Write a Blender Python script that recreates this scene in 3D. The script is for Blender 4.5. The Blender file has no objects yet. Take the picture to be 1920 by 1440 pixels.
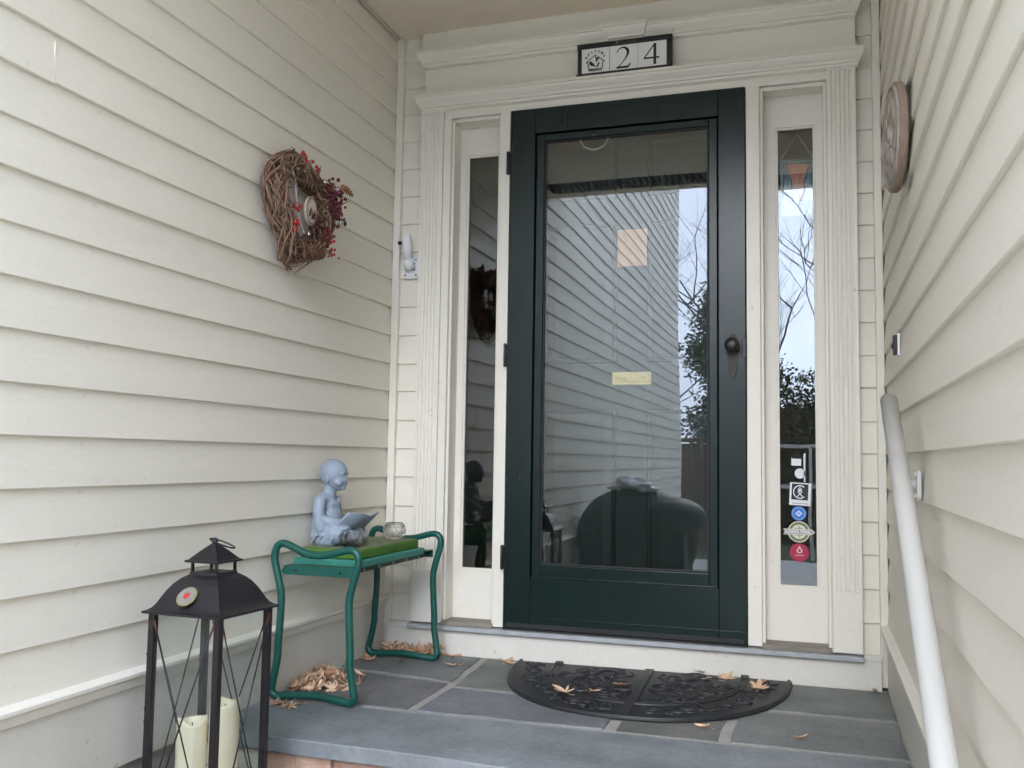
import bpy, bmesh, math, random
from mathutils import Vector, Matrix, noise
R = math.radians
random.seed(7)
sc = bpy.context.scene
COL = sc.collection

# ------------------------------------------------------------------ camera, sky, sun, exposure
cam = bpy.data.cameras.new('camera'); camo = bpy.data.objects.new('camera', cam); COL.objects.link(camo)
cam.sensor_width = 36.0; cam.lens = 36.0 * 1750.59 / 1920.0; cam.clip_end = 500; cam.clip_start = 0.02
def cam_matrix(yaw, pitch, roll, loc):
    f = Vector((-math.sin(yaw)*math.cos(pitch), math.cos(yaw)*math.cos(pitch), math.sin(pitch)))
    r = Vector((math.cos(yaw), math.sin(yaw), 0)); u = r.cross(f)
    r2 = math.cos(roll)*r + math.sin(roll)*u; u2 = -math.sin(roll)*r + math.cos(roll)*u
    m = Matrix(((r2.x, u2.x, -f.x, loc[0]), (r2.y, u2.y, -f.y, loc[1]), (r2.z, u2.z, -f.z, loc[2]), (0, 0, 0, 1)))
    return m
camo.matrix_world = cam_matrix(R(17.983), R(4.529), R(0.874), (1.1485, -3.478, 0.6636))
sc.camera = camo

SUN_EL, SUN_AZ = 30.0, 180.0        # azimuth clockwise from +y: the sun is behind the camera
w = bpy.data.worlds.new('World'); sc.world = w; w.use_nodes = True
nt = w.node_tree; nt.nodes.clear()
sky = nt.nodes.new('ShaderNodeTexSky'); sky.sky_type = 'NISHITA'; sky.sun_disc = False
sky.sun_elevation = R(SUN_EL); sky.sun_rotation = R(SUN_AZ); sky.dust_density = 3.0; sky.air_density = 1.0
tc = nt.nodes.new('ShaderNodeTexCoord')
cn = nt.nodes.new('ShaderNodeTexNoise'); cn.inputs['Scale'].default_value = 2.6; cn.inputs['Detail'].default_value = 7; cn.inputs['Roughness'].default_value = .62
cr = nt.nodes.new('ShaderNodeValToRGB')
cr.color_ramp.elements[0].position = .32; cr.color_ramp.elements[0].color = (4.9, 6.1, 8.4, 1)
cr.color_ramp.elements[1].position = .68; cr.color_ramp.elements[1].color = (7.8, 9.4, 12.4, 1)
mx = nt.nodes.new('ShaderNodeMix'); mx.data_type = 'RGBA'; mx.inputs['Factor'].default_value = .95
bg = nt.nodes.new('ShaderNodeBackground'); bg.inputs['Strength'].default_value = .12
wo = nt.nodes.new('ShaderNodeOutputWorld')
nt.links.new(tc.outputs['Generated'], cn.inputs['Vector']); nt.links.new(cn.outputs['Fac'], cr.inputs['Fac'])
nt.links.new(sky.outputs['Color'], mx.inputs['A']); nt.links.new(cr.outputs['Color'], mx.inputs['B'])
nt.links.new(mx.outputs['Result'], bg.inputs['Color']); nt.links.new(bg.outputs['Background'], wo.inputs['Surface'])

sl = bpy.data.lights.new('sun', 'SUN'); sl.energy = .55; sl.angle = R(40); sl.cycles.use_multiple_importance_sampling = False; sl.color = (1, .97, .93)
so = bpy.data.objects.new('sun', sl); COL.objects.link(so); so.location = (0, -8, 9)
sd = Vector((math.sin(R(SUN_AZ))*math.cos(R(SUN_EL)), math.cos(R(SUN_AZ))*math.cos(R(SUN_EL)), math.sin(R(SUN_EL))))
so.rotation_euler = sd.to_track_quat('Z', 'Y').to_euler()

vs = sc.view_settings; vs.view_transform = 'Standard'; vs.look = 'None'; vs.exposure = 2.6; vs.gamma = 1.0; vs.use_curve_mapping = False
sc.cycles.max_bounces = 10; sc.cycles.transparent_max_bounces = 16; sc.cycles.glossy_bounces = 4; sc.cycles.transmission_bounces = 8
sc.cycles.diffuse_bounces = 5; sc.cycles.use_adaptive_sampling = True; sc.cycles.adaptive_threshold = .035; sc.cycles.use_denoising = True; sc.cycles.caustics_reflective = False; sc.cycles.caustics_refractive = False

# ------------------------------------------------------------------ materials
MAT = {}
def mat(name, col, rough=.5, metal=0, noise_amt=0, nscale=8, bump=0, bscale=60, stretch=None, objcol=False, rnd=0, col2=None, spec=.5, bdist=.002, coat=0, fine=0, specks=0):
    m = bpy.data.materials.new(name); m.use_nodes = True; t = m.node_tree; b = t.nodes['Principled BSDF']
    b.inputs['Roughness'].default_value = rough; b.inputs['Metallic'].default_value = metal
    b.inputs['Specular IOR Level'].default_value = spec; b.inputs['Coat Weight'].default_value = coat
    tcn = t.nodes.new('ShaderNodeTexCoord'); mp = t.nodes.new('ShaderNodeMapping'); t.links.new(tcn.outputs['Object'], mp.inputs['Vector'])
    if stretch: mp.inputs['Scale'].default_value = stretch
    oi = t.nodes.new('ShaderNodeObjectInfo')
    ad = t.nodes.new('ShaderNodeVectorMath'); ad.operation = 'MULTIPLY_ADD'
    t.links.new(oi.outputs['Random'], ad.inputs[0]); ad.inputs[1].default_value = (37, 53, 71); t.links.new(mp.outputs['Vector'], ad.inputs[2])
    src = None
    if noise_amt or col2:
        n = t.nodes.new('ShaderNodeTexNoise'); n.inputs['Scale'].default_value = nscale; n.inputs['Detail'].default_value = 8; n.inputs['Roughness'].default_value = .62
        t.links.new(ad.outputs['Vector'], n.inputs['Vector'])
        rp = t.nodes.new('ShaderNodeValToRGB'); rp.color_ramp.elements[0].position = .3; rp.color_ramp.elements[1].position = .7
        c2 = col2 or tuple(c*(1-noise_amt) for c in col)
        rp.color_ramp.elements[0].color = (*c2, 1); rp.color_ramp.elements[1].color = (*col, 1)
        t.links.new(n.outputs['Fac'], rp.inputs['Fac']); src = rp.outputs['Color']
    if fine:
        n3 = t.nodes.new('ShaderNodeTexNoise'); n3.inputs['Scale'].default_value = nscale*14; n3.inputs['Detail'].default_value = 4
        t.links.new(ad.outputs['Vector'], n3.inputs['Vector'])
        mr = t.nodes.new('ShaderNodeMapRange'); mr.inputs['From Min'].default_value = .3; mr.inputs['From Max'].default_value = .7
        mr.inputs['To Min'].default_value = 1-fine; mr.inputs['To Max'].default_value = 1+fine*.6
        t.links.new(n3.outputs['Fac'], mr.inputs['Value'])
        ml = t.nodes.new('ShaderNodeMix'); ml.data_type = 'RGBA'; ml.blend_type = 'MULTIPLY'; ml.inputs['Factor'].default_value = 1
        if src: t.links.new(src, ml.inputs['A'])
        else: ml.inputs['A'].default_value = (*col, 1)
        t.links.new(mr.outputs['Result'], ml.inputs['B']); src = ml.outputs['Result']
    if specks:
        n4_ = t.nodes.new('ShaderNodeTexNoise'); n4_.inputs['Scale'].default_value = 42; n4_.inputs['Detail'].default_value = 3
        n5_ = t.nodes.new('ShaderNodeTexNoise'); n5_.inputs['Scale'].default_value = 2.2; n5_.inputs['Detail'].default_value = 4
        t.links.new(tcn.outputs['Object'], n4_.inputs['Vector']); t.links.new(tcn.outputs['Object'], n5_.inputs['Vector'])
        m4 = t.nodes.new('ShaderNodeMapRange'); m4.inputs['From Min'].default_value = .66; m4.inputs['From Max'].default_value = .74; t.links.new(n4_.outputs['Fac'], m4.inputs['Value'])
        m5 = t.nodes.new('ShaderNodeMapRange'); m5.inputs['From Min'].default_value = .45; m5.inputs['From Max'].default_value = .7; m5.inputs['To Max'].default_value = specks; t.links.new(n5_.outputs['Fac'], m5.inputs['Value'])
        mm = t.nodes.new('ShaderNodeMath'); mm.operation = 'MULTIPLY'; t.links.new(m4.outputs['Result'], mm.inputs[0]); t.links.new(m5.outputs['Result'], mm.inputs[1])
        ml = t.nodes.new('ShaderNodeMix'); ml.data_type = 'RGBA'; ml.inputs['B'].default_value = (.30, .24, .16, 1); t.links.new(mm.outputs[0], ml.inputs['Factor'])
        if src: t.links.new(src, ml.inputs['A'])
        else: ml.inputs['A'].default_value = (*col, 1)
        src = ml.outputs['Result']
    if objcol:
        ml = t.nodes.new('ShaderNodeMix'); ml.data_type = 'RGBA'; ml.blend_type = 'MULTIPLY'; ml.inputs['Factor'].default_value = 1
        if src: t.links.new(src, ml.inputs['A'])
        else: ml.inputs['A'].default_value = (*col, 1)
        t.links.new(oi.outputs['Color'], ml.inputs['B']); src = ml.outputs['Result']
    if rnd:
        hs = t.nodes.new('ShaderNodeHueSaturation')
        mr = t.nodes.new('ShaderNodeMapRange'); mr.inputs['To Min'].default_value = 1-rnd; mr.inputs['To Max'].default_value = 1+rnd
        t.links.new(oi.outputs['Random'], mr.inputs['Value']); t.links.new(mr.outputs['Result'], hs.inputs['Value'])
        if src: t.links.new(src, hs.inputs['Color'])
        else: hs.inputs['Color'].default_value = (*col, 1)
        src = hs.outputs['Color']
    if src: t.links.new(src, b.inputs['Base Color'])
    else: b.inputs['Base Color'].default_value = (*col, 1)
    if bump:
        n2 = t.nodes.new('ShaderNodeTexNoise'); n2.inputs['Scale'].default_value = bscale; n2.inputs['Detail'].default_value = 5
        t.links.new(ad.outputs['Vector'], n2.inputs['Vector'])
        bp = t.nodes.new('ShaderNodeBump'); bp.inputs['Strength'].default_value = bump; bp.inputs['Distance'].default_value = bdist
        t.links.new(n2.outputs['Fac'], bp.inputs['Height']); t.links.new(bp.outputs['Normal'], b.inputs['Normal'])
    MAT[name] = m; return m

def glass_mat(name, ior, tint=(1, 1, 1), wave=0, wscale=2.5, rough=0, dirt=0):
    m = bpy.data.materials.new(name); m.use_nodes = True; t = m.node_tree; t.nodes.clear()
    o = t.nodes.new('ShaderNodeOutputMaterial'); mixn = t.nodes.new('ShaderNodeMixShader')
    tr = t.nodes.new('ShaderNodeBsdfTransparent'); tr.inputs['Color'].default_value = (*tint, 1)
    gl = t.nodes.new('ShaderNodeBsdfGlossy'); gl.inputs['Roughness'].default_value = rough
    r0 = ((ior-1)/(ior+1))**2
    lw = t.nodes.new('ShaderNodeLayerWeight'); lw.inputs['Blend'].default_value = .5
    pw = t.nodes.new('ShaderNodeMath'); pw.operation = 'POWER'; pw.inputs[1].default_value = 5; t.links.new(lw.outputs['Facing'], pw.inputs[0])
    ma = t.nodes.new('ShaderNodeMath'); ma.operation = 'MULTIPLY_ADD'; ma.inputs[1].default_value = 1-r0; ma.inputs[2].default_value = r0; t.links.new(pw.outputs[0], ma.inputs[0])
    t.links.new(ma.outputs[0], mixn.inputs['Fac']); t.links.new(tr.outputs[0], mixn.inputs[1]); t.links.new(gl.outputs[0], mixn.inputs[2])
    last = mixn.outputs[0]
    if wave:
        tcn = t.nodes.new('ShaderNodeTexCoord'); mp = t.nodes.new('ShaderNodeMapping'); mp.inputs['Scale'].default_value = (1, 1, .55)
        n = t.nodes.new('ShaderNodeTexNoise'); n.inputs['Scale'].default_value = wscale; n.inputs['Detail'].default_value = 1
        t.links.new(tcn.outputs['Object'], mp.inputs['Vector']); t.links.new(mp.outputs['Vector'], n.inputs['Vector'])
        bp = t.nodes.new('ShaderNodeBump'); bp.inputs['Strength'].default_value = 1; bp.inputs['Distance'].default_value = wave
        t.links.new(n.outputs['Fac'], bp.inputs['Height']); t.links.new(bp.outputs['Normal'], gl.inputs['Normal'])
    if dirt:
        df = t.nodes.new('ShaderNodeBsdfDiffuse'); df.inputs['Color'].default_value = (.6, .6, .58, 1)
        tcn = t.nodes.new('ShaderNodeTexCoord'); n = t.nodes.new('ShaderNodeTexNoise'); n.inputs['Scale'].default_value = 5; n.inputs['Detail'].default_value = 8
        t.links.new(tcn.outputs['Object'], n.inputs['Vector'])
        mr = t.nodes.new('ShaderNodeMapRange'); mr.inputs['From Min'].default_value = .35; mr.inputs['From Max'].default_value = .8; mr.inputs['To Max'].default_value = dirt
        t.links.new(n.outputs['Fac'], mr.inputs['Value'])
        m2 = t.nodes.new('ShaderNodeMixShader'); t.links.new(mr.outputs['Result'], m2.inputs['Fac']); t.links.new(last, m2.inputs[1]); t.links.new(df.outputs[0], m2.inputs[2]); last = m2.outputs[0]
    t.links.new(last, o.inputs['Surface']); MAT[name] = m; return m

CREAM = (.845, .798, .695)
mat('siding', CREAM, .5, noise_amt=.045, nscale=1.6, bump=.25, bscale=16, stretch=(6, 1, 9), rnd=.012, bdist=.0012, fine=.022, specks=.4)
mat('siding_back', CREAM, .5, noise_amt=.05, nscale=3, bump=.25, bscale=16, stretch=(1, 6, 9), rnd=.012, bdist=.0012, fine=.022, specks=.4)
mat('trim', (.83, .79, .705), .42, noise_amt=.06, nscale=3, bump=.07, bscale=40, bdist=.001, fine=.015, specks=.45)
mat('skirt', (.73, .70, .635), .5, noise_amt=.11, nscale=3.5, bump=.3, bscale=30, bdist=.001, fine=.03, specks=.8)
mat('caulk', (.84, .80, .71), .5)
mat('ceiling_paint', (.86, .76, .62), .6, noise_amt=.06, nscale=3, bump=.2, bscale=50, bdist=.001)
mat('foundation', (.33, .33, .32), .9, noise_amt=.25, nscale=6, bump=.6, bscale=60)
mat('door_green', (.0055, .0165, .0150), .27, spec=.38, noise_amt=.15, nscale=5, bump=.03, bscale=30, stretch=(4, 4, 1), bdist=.001)
mat('entry_green', (.006, .014, .0125), .55, noise_amt=.2, nscale=5, spec=.3)
mat('seal', (.012, .012, .012), .6)
mat('black_metal', (.012, .011, .011), .38, noise_amt=.3, nscale=30)
mat('sill_metal', (.42, .44, .46), .5, noise_amt=.25, nscale=18)
mat('sill_wood', (.27, .24, .2), .65, noise_amt=.3, nscale=9, stretch=(1, 6, 1))
mat('interior', (.2, .19, .17), .8)
mat('interior_floor', (.12, .07, .04), .5)
glass_mat('storm_glass', 1.84, (.93, .95, .94), wave=.0011, wscale=2.0)
glass_mat('side_glass', 1.95, (.9, .93, .92), wave=.0003, wscale=5)
glass_mat('lantern_glass', 1.32, (.95, .965, .96), dirt=.05)
mat('bluestone', (.275, .28, .28), .62, noise_amt=.45, nscale=4.2, bump=.9, bscale=30, objcol=True, bdist=.0025, fine=.13)
mat('mortar', (.40, .39, .365), .9, noise_amt=.3, nscale=12, bump=.8, bscale=120, fine=.1)
mat('brick', (.40, .30, .25), .85, col2=(.66, .59, .53), nscale=14, bump=.8, bscale=70, objcol=True, fine=.15)
mat('rubber', (.018, .019, .022), .5, noise_amt=.35, nscale=14, bump=.5, bscale=160, bdist=.001, fine=.15)
mat('bench_green', (.006, .085, .066), .36, noise_amt=.15, nscale=12)
mat('bench_dark', (.006, .045, .038), .45, noise_amt=.2, nscale=12)
mat('tray_green', (.045, .26, .205), .5, noise_amt=.12, nscale=12)
mat('pad_green', (.075, .19, .022), .8, noise_amt=.25, nscale=25, bump=.6, bscale=200)
mat('pad_top', (.21, .235, .13), .85, noise_amt=.3, nscale=18, bump=.6, bscale=200)
mat('statue', (.305, .365, .445), .55, noise_amt=.22, nscale=14, bump=.35, bscale=110, bdist=.0015, fine=.08)
mat('lantern_metal', (.013, .012, .016), .42, metal=.2, col2=(.021, .017, .019), nscale=9, bump=.35, bscale=130, bdist=.001)
mat('rust', (.12, .03, .018), .7)
mat('candle', (.78, .71, .52), .45, noise_amt=.08, nscale=8)
MAT['candle'].node_tree.nodes['Principled BSDF'].inputs['Subsurface Weight'].default_value = .25
MAT['candle'].node_tree.nodes['Principled BSDF'].inputs['Subsurface Radius'].default_value = (.012, .009, .005)
mat('leaf', (.64, .46, .32), .85, col2=(.47, .285, .17), nscale=30, objcol=True, rnd=.22)
mat('vine', (.30, .185, .125), .8, col2=(.13, .068, .045), nscale=40, bump=.5, bscale=300)
mat('berry_red', (.38, .012, .018), .3)
mat('berry_dark', (.085, .012, .02), .35, col2=(.15, .02, .03), nscale=60)
mat('cone_brown', (.13, .06, .032), .7, col2=(.24, .13, .075), nscale=60)
mat('cone_tan', (.36, .14, .055), .6, noise_amt=.4, nscale=60)
mat('wood_slice', (.62, .52, .45), .8, noise_amt=.3, nscale=30)
mat('ink', (.008, .008, .009), .5)
mat('bead_grey', (.5, .46, .48), .35)
mat('bell_silver', (.7, .68, .62), .25, metal=.9)
mat('white_plastic', (.78, .79, .82), .4)
mat('white_paint', (.58, .57, .545), .38, noise_amt=.04, nscale=12)
mat('tile_white', (.86, .86, .85), .22)
mat('sign_black', (.012, .014, .013), .45, noise_amt=.3, nscale=20)
mat('terracotta', (.20, .135, .10), .9, col2=(.26, .21, .17), nscale=16, bump=.8, bscale=60)
mat('stone_relief', (.42, .40, .36), .9, col2=(.25, .18, .15), nscale=14, bump=.8, bscale=90)
mat('paper_pink', (.78, .42, .27), .7)
mat('brass', (.70, .53, .22), .35, metal=.25, noise_amt=.3, nscale=20)
mat('paper_white', (.80, .80, .83), .55)
mat('sticker_blue', (.03, .19, .62), .4); mat('sticker_pale', (.55, .68, .85), .4)
mat('sticker_red', (.42, .012, .06), .4); mat('sticker_pink', (.8, .5, .55), .4)
mat('sticker_olive', (.20, .22, .09), .45); mat('sticker_cream', (.72, .72, .60), .45); mat('sticker_grey', (.38, .38, .36), .45)
mat('glass_orange', (.55, .10, .03), .2); mat('glass_blue', (.03, .16, .26), .15, noise_amt=.4, nscale=30); mat('lead', (.32, .33, .31), .5, metal=.5)
mat('chain_metal', (.55, .54, .5), .35, metal=.8)
mat('badge_grey', (.26, .25, .24), .45, noise_amt=.2, nscale=40); mat('badge_yellow', (.30, .27, .12), .45, noise_amt=.4, nscale=60); mat('badge_red', (.45, .03, .02), .5)
mat('grill_cover', (.012, .014, .017), .5, noise_amt=.3, nscale=8, bump=.5, bscale=14, bdist=.01)
mat('bag_white', (.8, .82, .86), .4)
mat('grass', (.07, .085, .03), .9, col2=(.10, .085, .045), nscale=2.5, bump=.8, bscale=40, bdist=.02)
mat('bounce_concrete', (.56, .54, .50), .85, noise_amt=.3, nscale=3, bump=.4, bscale=60)  # concrete kept pale so the added paving throws light upward
mat('bark', (.20, .175, .15), .9, noise_amt=.4, nscale=20, bump=.8, bscale=40)
mat('needle', (.13, .15, .11), .7, rnd=.2, col2=(.18, .19, .14), nscale=2)
mat('hedge', (.15, .14, .07), .8, col2=(.09, .10, .05), nscale=2)
mat('fence_wood', (.16, .12, .09), .8, noise_amt=.3, nscale=8)
mat('neighbor_siding', (.66, .67, .68), .7, noise_amt=.1, nscale=3)
mat('shingle', (.10, .095, .09), .9, noise_amt=.4, nscale=20)
mat('window_dark', (.02, .025, .03), .08)
# cut glass
gm = bpy.data.materials.new('cut_glass'); gm.use_nodes = True; t = gm.node_tree; b = t.nodes['Principled BSDF']
b.inputs['Transmission Weight'].default_value = 1; b.inputs['Roughness'].default_value = .02; b.inputs['IOR'].default_value = 1.36; b.inputs['Base Color'].default_value = (.985, .99, .985, 1)
tr = t.nodes.new('ShaderNodeBsdfTransparent'); mxs = t.nodes.new('ShaderNodeMixShader'); mxs.inputs['Fac'].default_value = .72
t.links.new(tr.outputs[0], mxs.inputs[1]); t.links.new(b.outputs[0], mxs.inputs[2]); t.links.new(mxs.outputs[0], t.nodes['Material Output'].inputs['Surface']); MAT['cut_glass'] = gm

# ------------------------------------------------------------------ mesh helpers
class MB:
    def __init__(s): s.v = []; s.f = []; s.sm = []
    def add(s, verts, faces, smooth=False):
        o = len(s.v); s.v += [tuple(p) for p in verts]; s.f += [tuple(i+o for i in f) for f in faces]; s.sm += [smooth]*len(faces); return s
    def box(s, x0, x1, y0, y1, z0, z1):
        return s.add([(x0,y0,z0),(x1,y0,z0),(x1,y1,z0),(x0,y1,z0),(x0,y0,z1),(x1,y0,z1),(x1,y1,z1),(x0,y1,z1)],
                     [(0,3,2,1),(4,5,6,7),(0,1,5,4),(1,2,6,5),(2,3,7,6),(3,0,4,7)])
    def prism(s, poly, axis, a, b):
        n = len(poly)
        def P(u, v, t): return {'x': (t, u, v), 'y': (u, t, v), 'z': (u, v, t)}[axis]
        vs_ = [P(u, v, a) for u, v in poly] + [P(u, v, b) for u, v in poly]
        fs = [tuple(range(n-1, -1, -1)), tuple(range(n, 2*n))] + [(i, (i+1) % n, n+(i+1) % n, n+i) for i in range(n)]
        return s.add(vs_, fs)
    def tube(s, path, r, n=8, closed=False, cap=True):
        path = [Vector(p) for p in path]; m = len(path); rs = r if isinstance(r, (list, tuple)) else [r]*m
        tang = []
        for i in range(m):
            a = path[(i-1) % m] if (closed or i > 0) else path[i]; c = path[(i+1) % m] if (closed or i < m-1) else path[i]
            t = (c-a); tang.append(t.normalized() if t.length > 1e-9 else Vector((0, 0, 1)))
        up = Vector((0, 0, 1)) if abs(tang[0].z) < .9 else Vector((1, 0, 0))
        nx = tang[0].cross(up).normalized(); vs_ = []
        for i in range(m):
            nx = (nx - tang[i]*nx.dot(tang[i])); nx = nx.normalized() if nx.length > 1e-6 else tang[i].orthogonal().normalized()
            ny = tang[i].cross(nx)
            for k in range(n):
                a = 2*math.pi*k/n; vs_.append(path[i] + (nx*math.cos(a)+ny*math.sin(a))*rs[i])
        fs = []
        for i in range(m if closed else m-1):
            j = (i+1) % m
            for k in range(n): fs.append((i*n+k, i*n+(k+1) % n, j*n+(k+1) % n, j*n+k))
        if not closed and cap: fs += [tuple(range(n-1, -1, -1)), tuple(range((m-1)*n, m*n))]
        return s.add(vs_, fs, True)
    def lathe(s, prof, n=24, c=(0, 0, 0), axis='z', smooth=True):
        vs_ = []
        for r, z in prof:
            for k in range(n):
                a = 2*math.pi*k/n; p = (r*math.cos(a), r*math.sin(a), z)
                if axis == 'x': p = (p[2], p[0], p[1])
                if axis == 'y': p = (p[0], p[2], p[1])
                vs_.append((p[0]+c[0], p[1]+c[1], p[2]+c[2]))
        fs = []
        for i in range(len(prof)-1):
            for k in range(n): fs.append((i*n+k, i*n+(k+1) % n, (i+1)*n+(k+1) % n, (i+1)*n+k))
        fs += [tuple(range(n-1, -1, -1)), tuple(range((len(prof)-1)*n, len(prof)*n))]
        return s.add(vs_, fs, smooth)
    def ball(s, c, r, n=8, m=6):
        rx, ry, rz = r if isinstance(r, (tuple, list)) else (r, r, r)
        vs_ = [(c[0], c[1], c[2]+rz)]
        for i in range(1, m):
            a = math.pi*i/m
            for k in range(n): t = 2*math.pi*k/n; vs_.append((c[0]+rx*math.sin(a)*math.cos(t), c[1]+ry*math.sin(a)*math.sin(t), c[2]+rz*math.cos(a)))
        vs_.append((c[0], c[1], c[2]-rz)); L = len(vs_)-1
        fs = [(0, 1+k, 1+(k+1) % n) for k in range(n)]
        for i in range(m-2):
            for k in range(n): fs.append((1+i*n+k, 1+(i+1)*n+k, 1+(i+1)*n+(k+1) % n, 1+i*n+(k+1) % n))
        fs += [(L, 1+(m-2)*n+(k+1) % n, 1+(m-2)*n+k) for k in range(n)]
        return s.add(vs_, fs, True)
    def mesh(s, name, m):
        me = bpy.data.meshes.new(name); me.from_pydata(s.v, [], s.f); me.polygons.foreach_set('use_smooth', s.sm)
        bm = bmesh.new(); bm.from_mesh(me); bmesh.ops.recalc_face_normals(bm, faces=bm.faces); bm.to_mesh(me); bm.free()
        me.materials.append(MAT[m]); me.update(); return me
    def build(s, name, m, parent=None, bevel=0, seg=2, **k): return link(name, s.mesh(name, m), parent, bevel, seg, **k)

WORLDPOS = {}
def link(name, me, parent=None, bevel=0, seg=2, loc=None, local=False):
    o = bpy.data.objects.new(name, me); COL.objects.link(o)
    base = Vector((0, 0, 0)) if local else -WORLDPOS.get(parent.name if parent else '', Vector((0, 0, 0)))
    o.location = base + Vector(loc or (0, 0, 0)); o.parent = parent
    if parent is None: WORLDPOS[o.name] = Vector(o.location)
    elif not local: WORLDPOS[o.name] = Vector(loc or (0, 0, 0))
    if bevel:
        b_ = o.modifiers.new('bevel', 'BEVEL'); b_.width = bevel; b_.segments = seg; b_.limit_method = 'ANGLE'; b_.angle_limit = R(35)
    return o
def thing(name, label, cat, loc=(0, 0, 0), rotz=0, group=None):
    o = bpy.data.objects.new(name, None); COL.objects.link(o); o.empty_display_size = .05
    o.location = loc; o.rotation_euler = (0, 0, rotz); WORLDPOS[o.name] = Vector(loc)
    return tag(o, label, cat, group)
def tag(o, label, cat=None, group=None, kind=None):
    if label: o['label'] = label
    if cat: o['category'] = cat
    if group: o['group'] = group
    if kind: o['kind'] = kind
    return o
def copy_thing(root, loc, rot):
    r = root.copy(); COL.objects.link(r); r.location = loc; r.rotation_euler = rot
    for ch in root.children:
        c = ch.copy(); COL.objects.link(c); c.parent = r
    return r
def box(name, m, parent, x0, x1, y0, y1, z0, z1, bevel=.002, **k): return MB().box(x0, x1, y0, y1, z0, z1).build(name, m, parent, bevel, **k)

# ================================================================== SETTING
GZ = -.64            # ground behind the camera
FZ = -.106           # porch floor
def structure(o, label=None): o['kind'] = 'structure'; return o
g = MB(); N = 28
gx = [-60+120*i/N for i in range(N+1)]; gy = [-80+84*j/N for j in range(N+1)]
g.add([(x, y, GZ + (0 if y > -9 else .25*noise.noise(Vector((x*.08, y*.08, 0))))) for y in gy for x in gx], [(j*(N+1)+i, j*(N+1)+i+1, (j+1)*(N+1)+i+1, (j+1)*(N+1)+i) for j in range(N) for i in range(N)], True)
structure(g.build('ground', 'grass'))
structure(MB().box(-.5, 7.5, -9, -2.105, GZ-.1, GZ+.03).build('bounce_paving', 'bounce_concrete', None, .005))  # pale paving put over the grass to bounce light into the porch

# ---- the house
house = thing('house', 'cream clapboard house with recessed entry porch and dark green storm door', 'house', (.45, .5, GZ))
EXP = .1167
zline = lambda k: .6948 + EXP*k
def board_mesh(length, m, tag_):
    # d = outward, built along +t (0..length); profile (d, z)
    prof = [(-.0018, 0), (0, .0022), (-.0110, .127), (-.0160, .127), (-.0132, 0)]
    mb = MB()
    if tag_ == 'left': mb.prism([(d, z) for d, z in prof], 'y', -length, 0)
    if tag_ == 'right': mb.prism([(-d, z) for d, z in prof], 'y', -length, 0)
    if tag_ == 'back':
        vs_ = [(0, -d, z) for d, z in prof] + [(length, -d, z) for d, z in prof]; n = 5
        mb.add(vs_, [tuple(range(n)), tuple(range(2*n-1, n-1, -1))] + [(i, n+i, n+(i+1) % n, (i+1) % n) for i in range(n)])
    return mb.mesh('clapboard', m)
BM = {}
def clapboard(parent, side, base, z, length, m):
    key = (side, round(length, 3))
    if key not in BM: BM[key] = board_mesh(length, m, side)
    o = link('clapboard', BM[key], parent, loc=(base[0]+random.uniform(-.0008, .0008)*(side != 'back'), base[1]+random.uniform(-.0006, .0006)*(side == 'back'), z+random.uniform(-.0024, .0024)))
    if side != 'back': o.rotation_euler.x = random.uniform(-.0006, .0006)
    return o
XL, XR, YB = -.513, 1.381, .03
# left wall: runs far behind the camera, two storeys high
wl = MB().box(XL-.32, XL-.0165, -8.7, .6, -.118, 5.0).build('side_wall', 'siding', house)
wl['label'] = 'long cream clapboard wall with a heart-shaped vine wreath on it'
joints = {7: 1.81, 2: 2.55}
for k in range(-5, 37):
    z = zline(k); y0 = 0.040 if z < 2.40 else -2.42
    L = 8.7 + y0
    j = joints.get(k, random.uniform(3.6, 6.5))
    if z > 2.40: j = random.uniform(1.5, 4)
    l1 = round(j + y0 if z < 2.40 else j, 2); l2 = round(L - l1, 3)
    clapboard(wl, 'left', (XL, y0, 0), z, l1, 'siding'); clapboard(wl, 'left', (XL, y0-l1-.0022, 0), z, l2-.003, 'siding')
    if k in joints: box('caulk_joint', 'caulk', wl, XL-.012, XL-.0045, y0-l1-.0030, y0-l1+.001, z+.004, z+.100, 0)
# right wall
wr = MB().box(XR+.0165, XR+.3, -2.46, .6, -.118, 2.43).build('side_wall', 'siding', house)
wr['label'] = 'near cream clapboard wall carrying the white handrail'
jr = {1: 1.18}
for k in range(-5, 15):
    z = zline(k)
    if k in jr:
        clapboard(wr, 'right', (XR, .040, 0), z, jr[k], 'siding'); clapboard(wr, 'right', (XR, .040-jr[k]-.0022, 0), z, 2.50-jr[k]-.002, 'siding')
        box('caulk_joint', 'caulk', wr, XR+.0045, XR+.012, .040-jr[k]-.0030, .040-jr[k]+.001, z+.004, z+.070, 0)
    else: clapboard(wr, 'right', (XR, .040, 0), z, 2.50, 'siding')
box('corner_board', 'trim', wr, XR-.008, XR+.09, -2.52, -2.462, -.118, 2.43)
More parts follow.
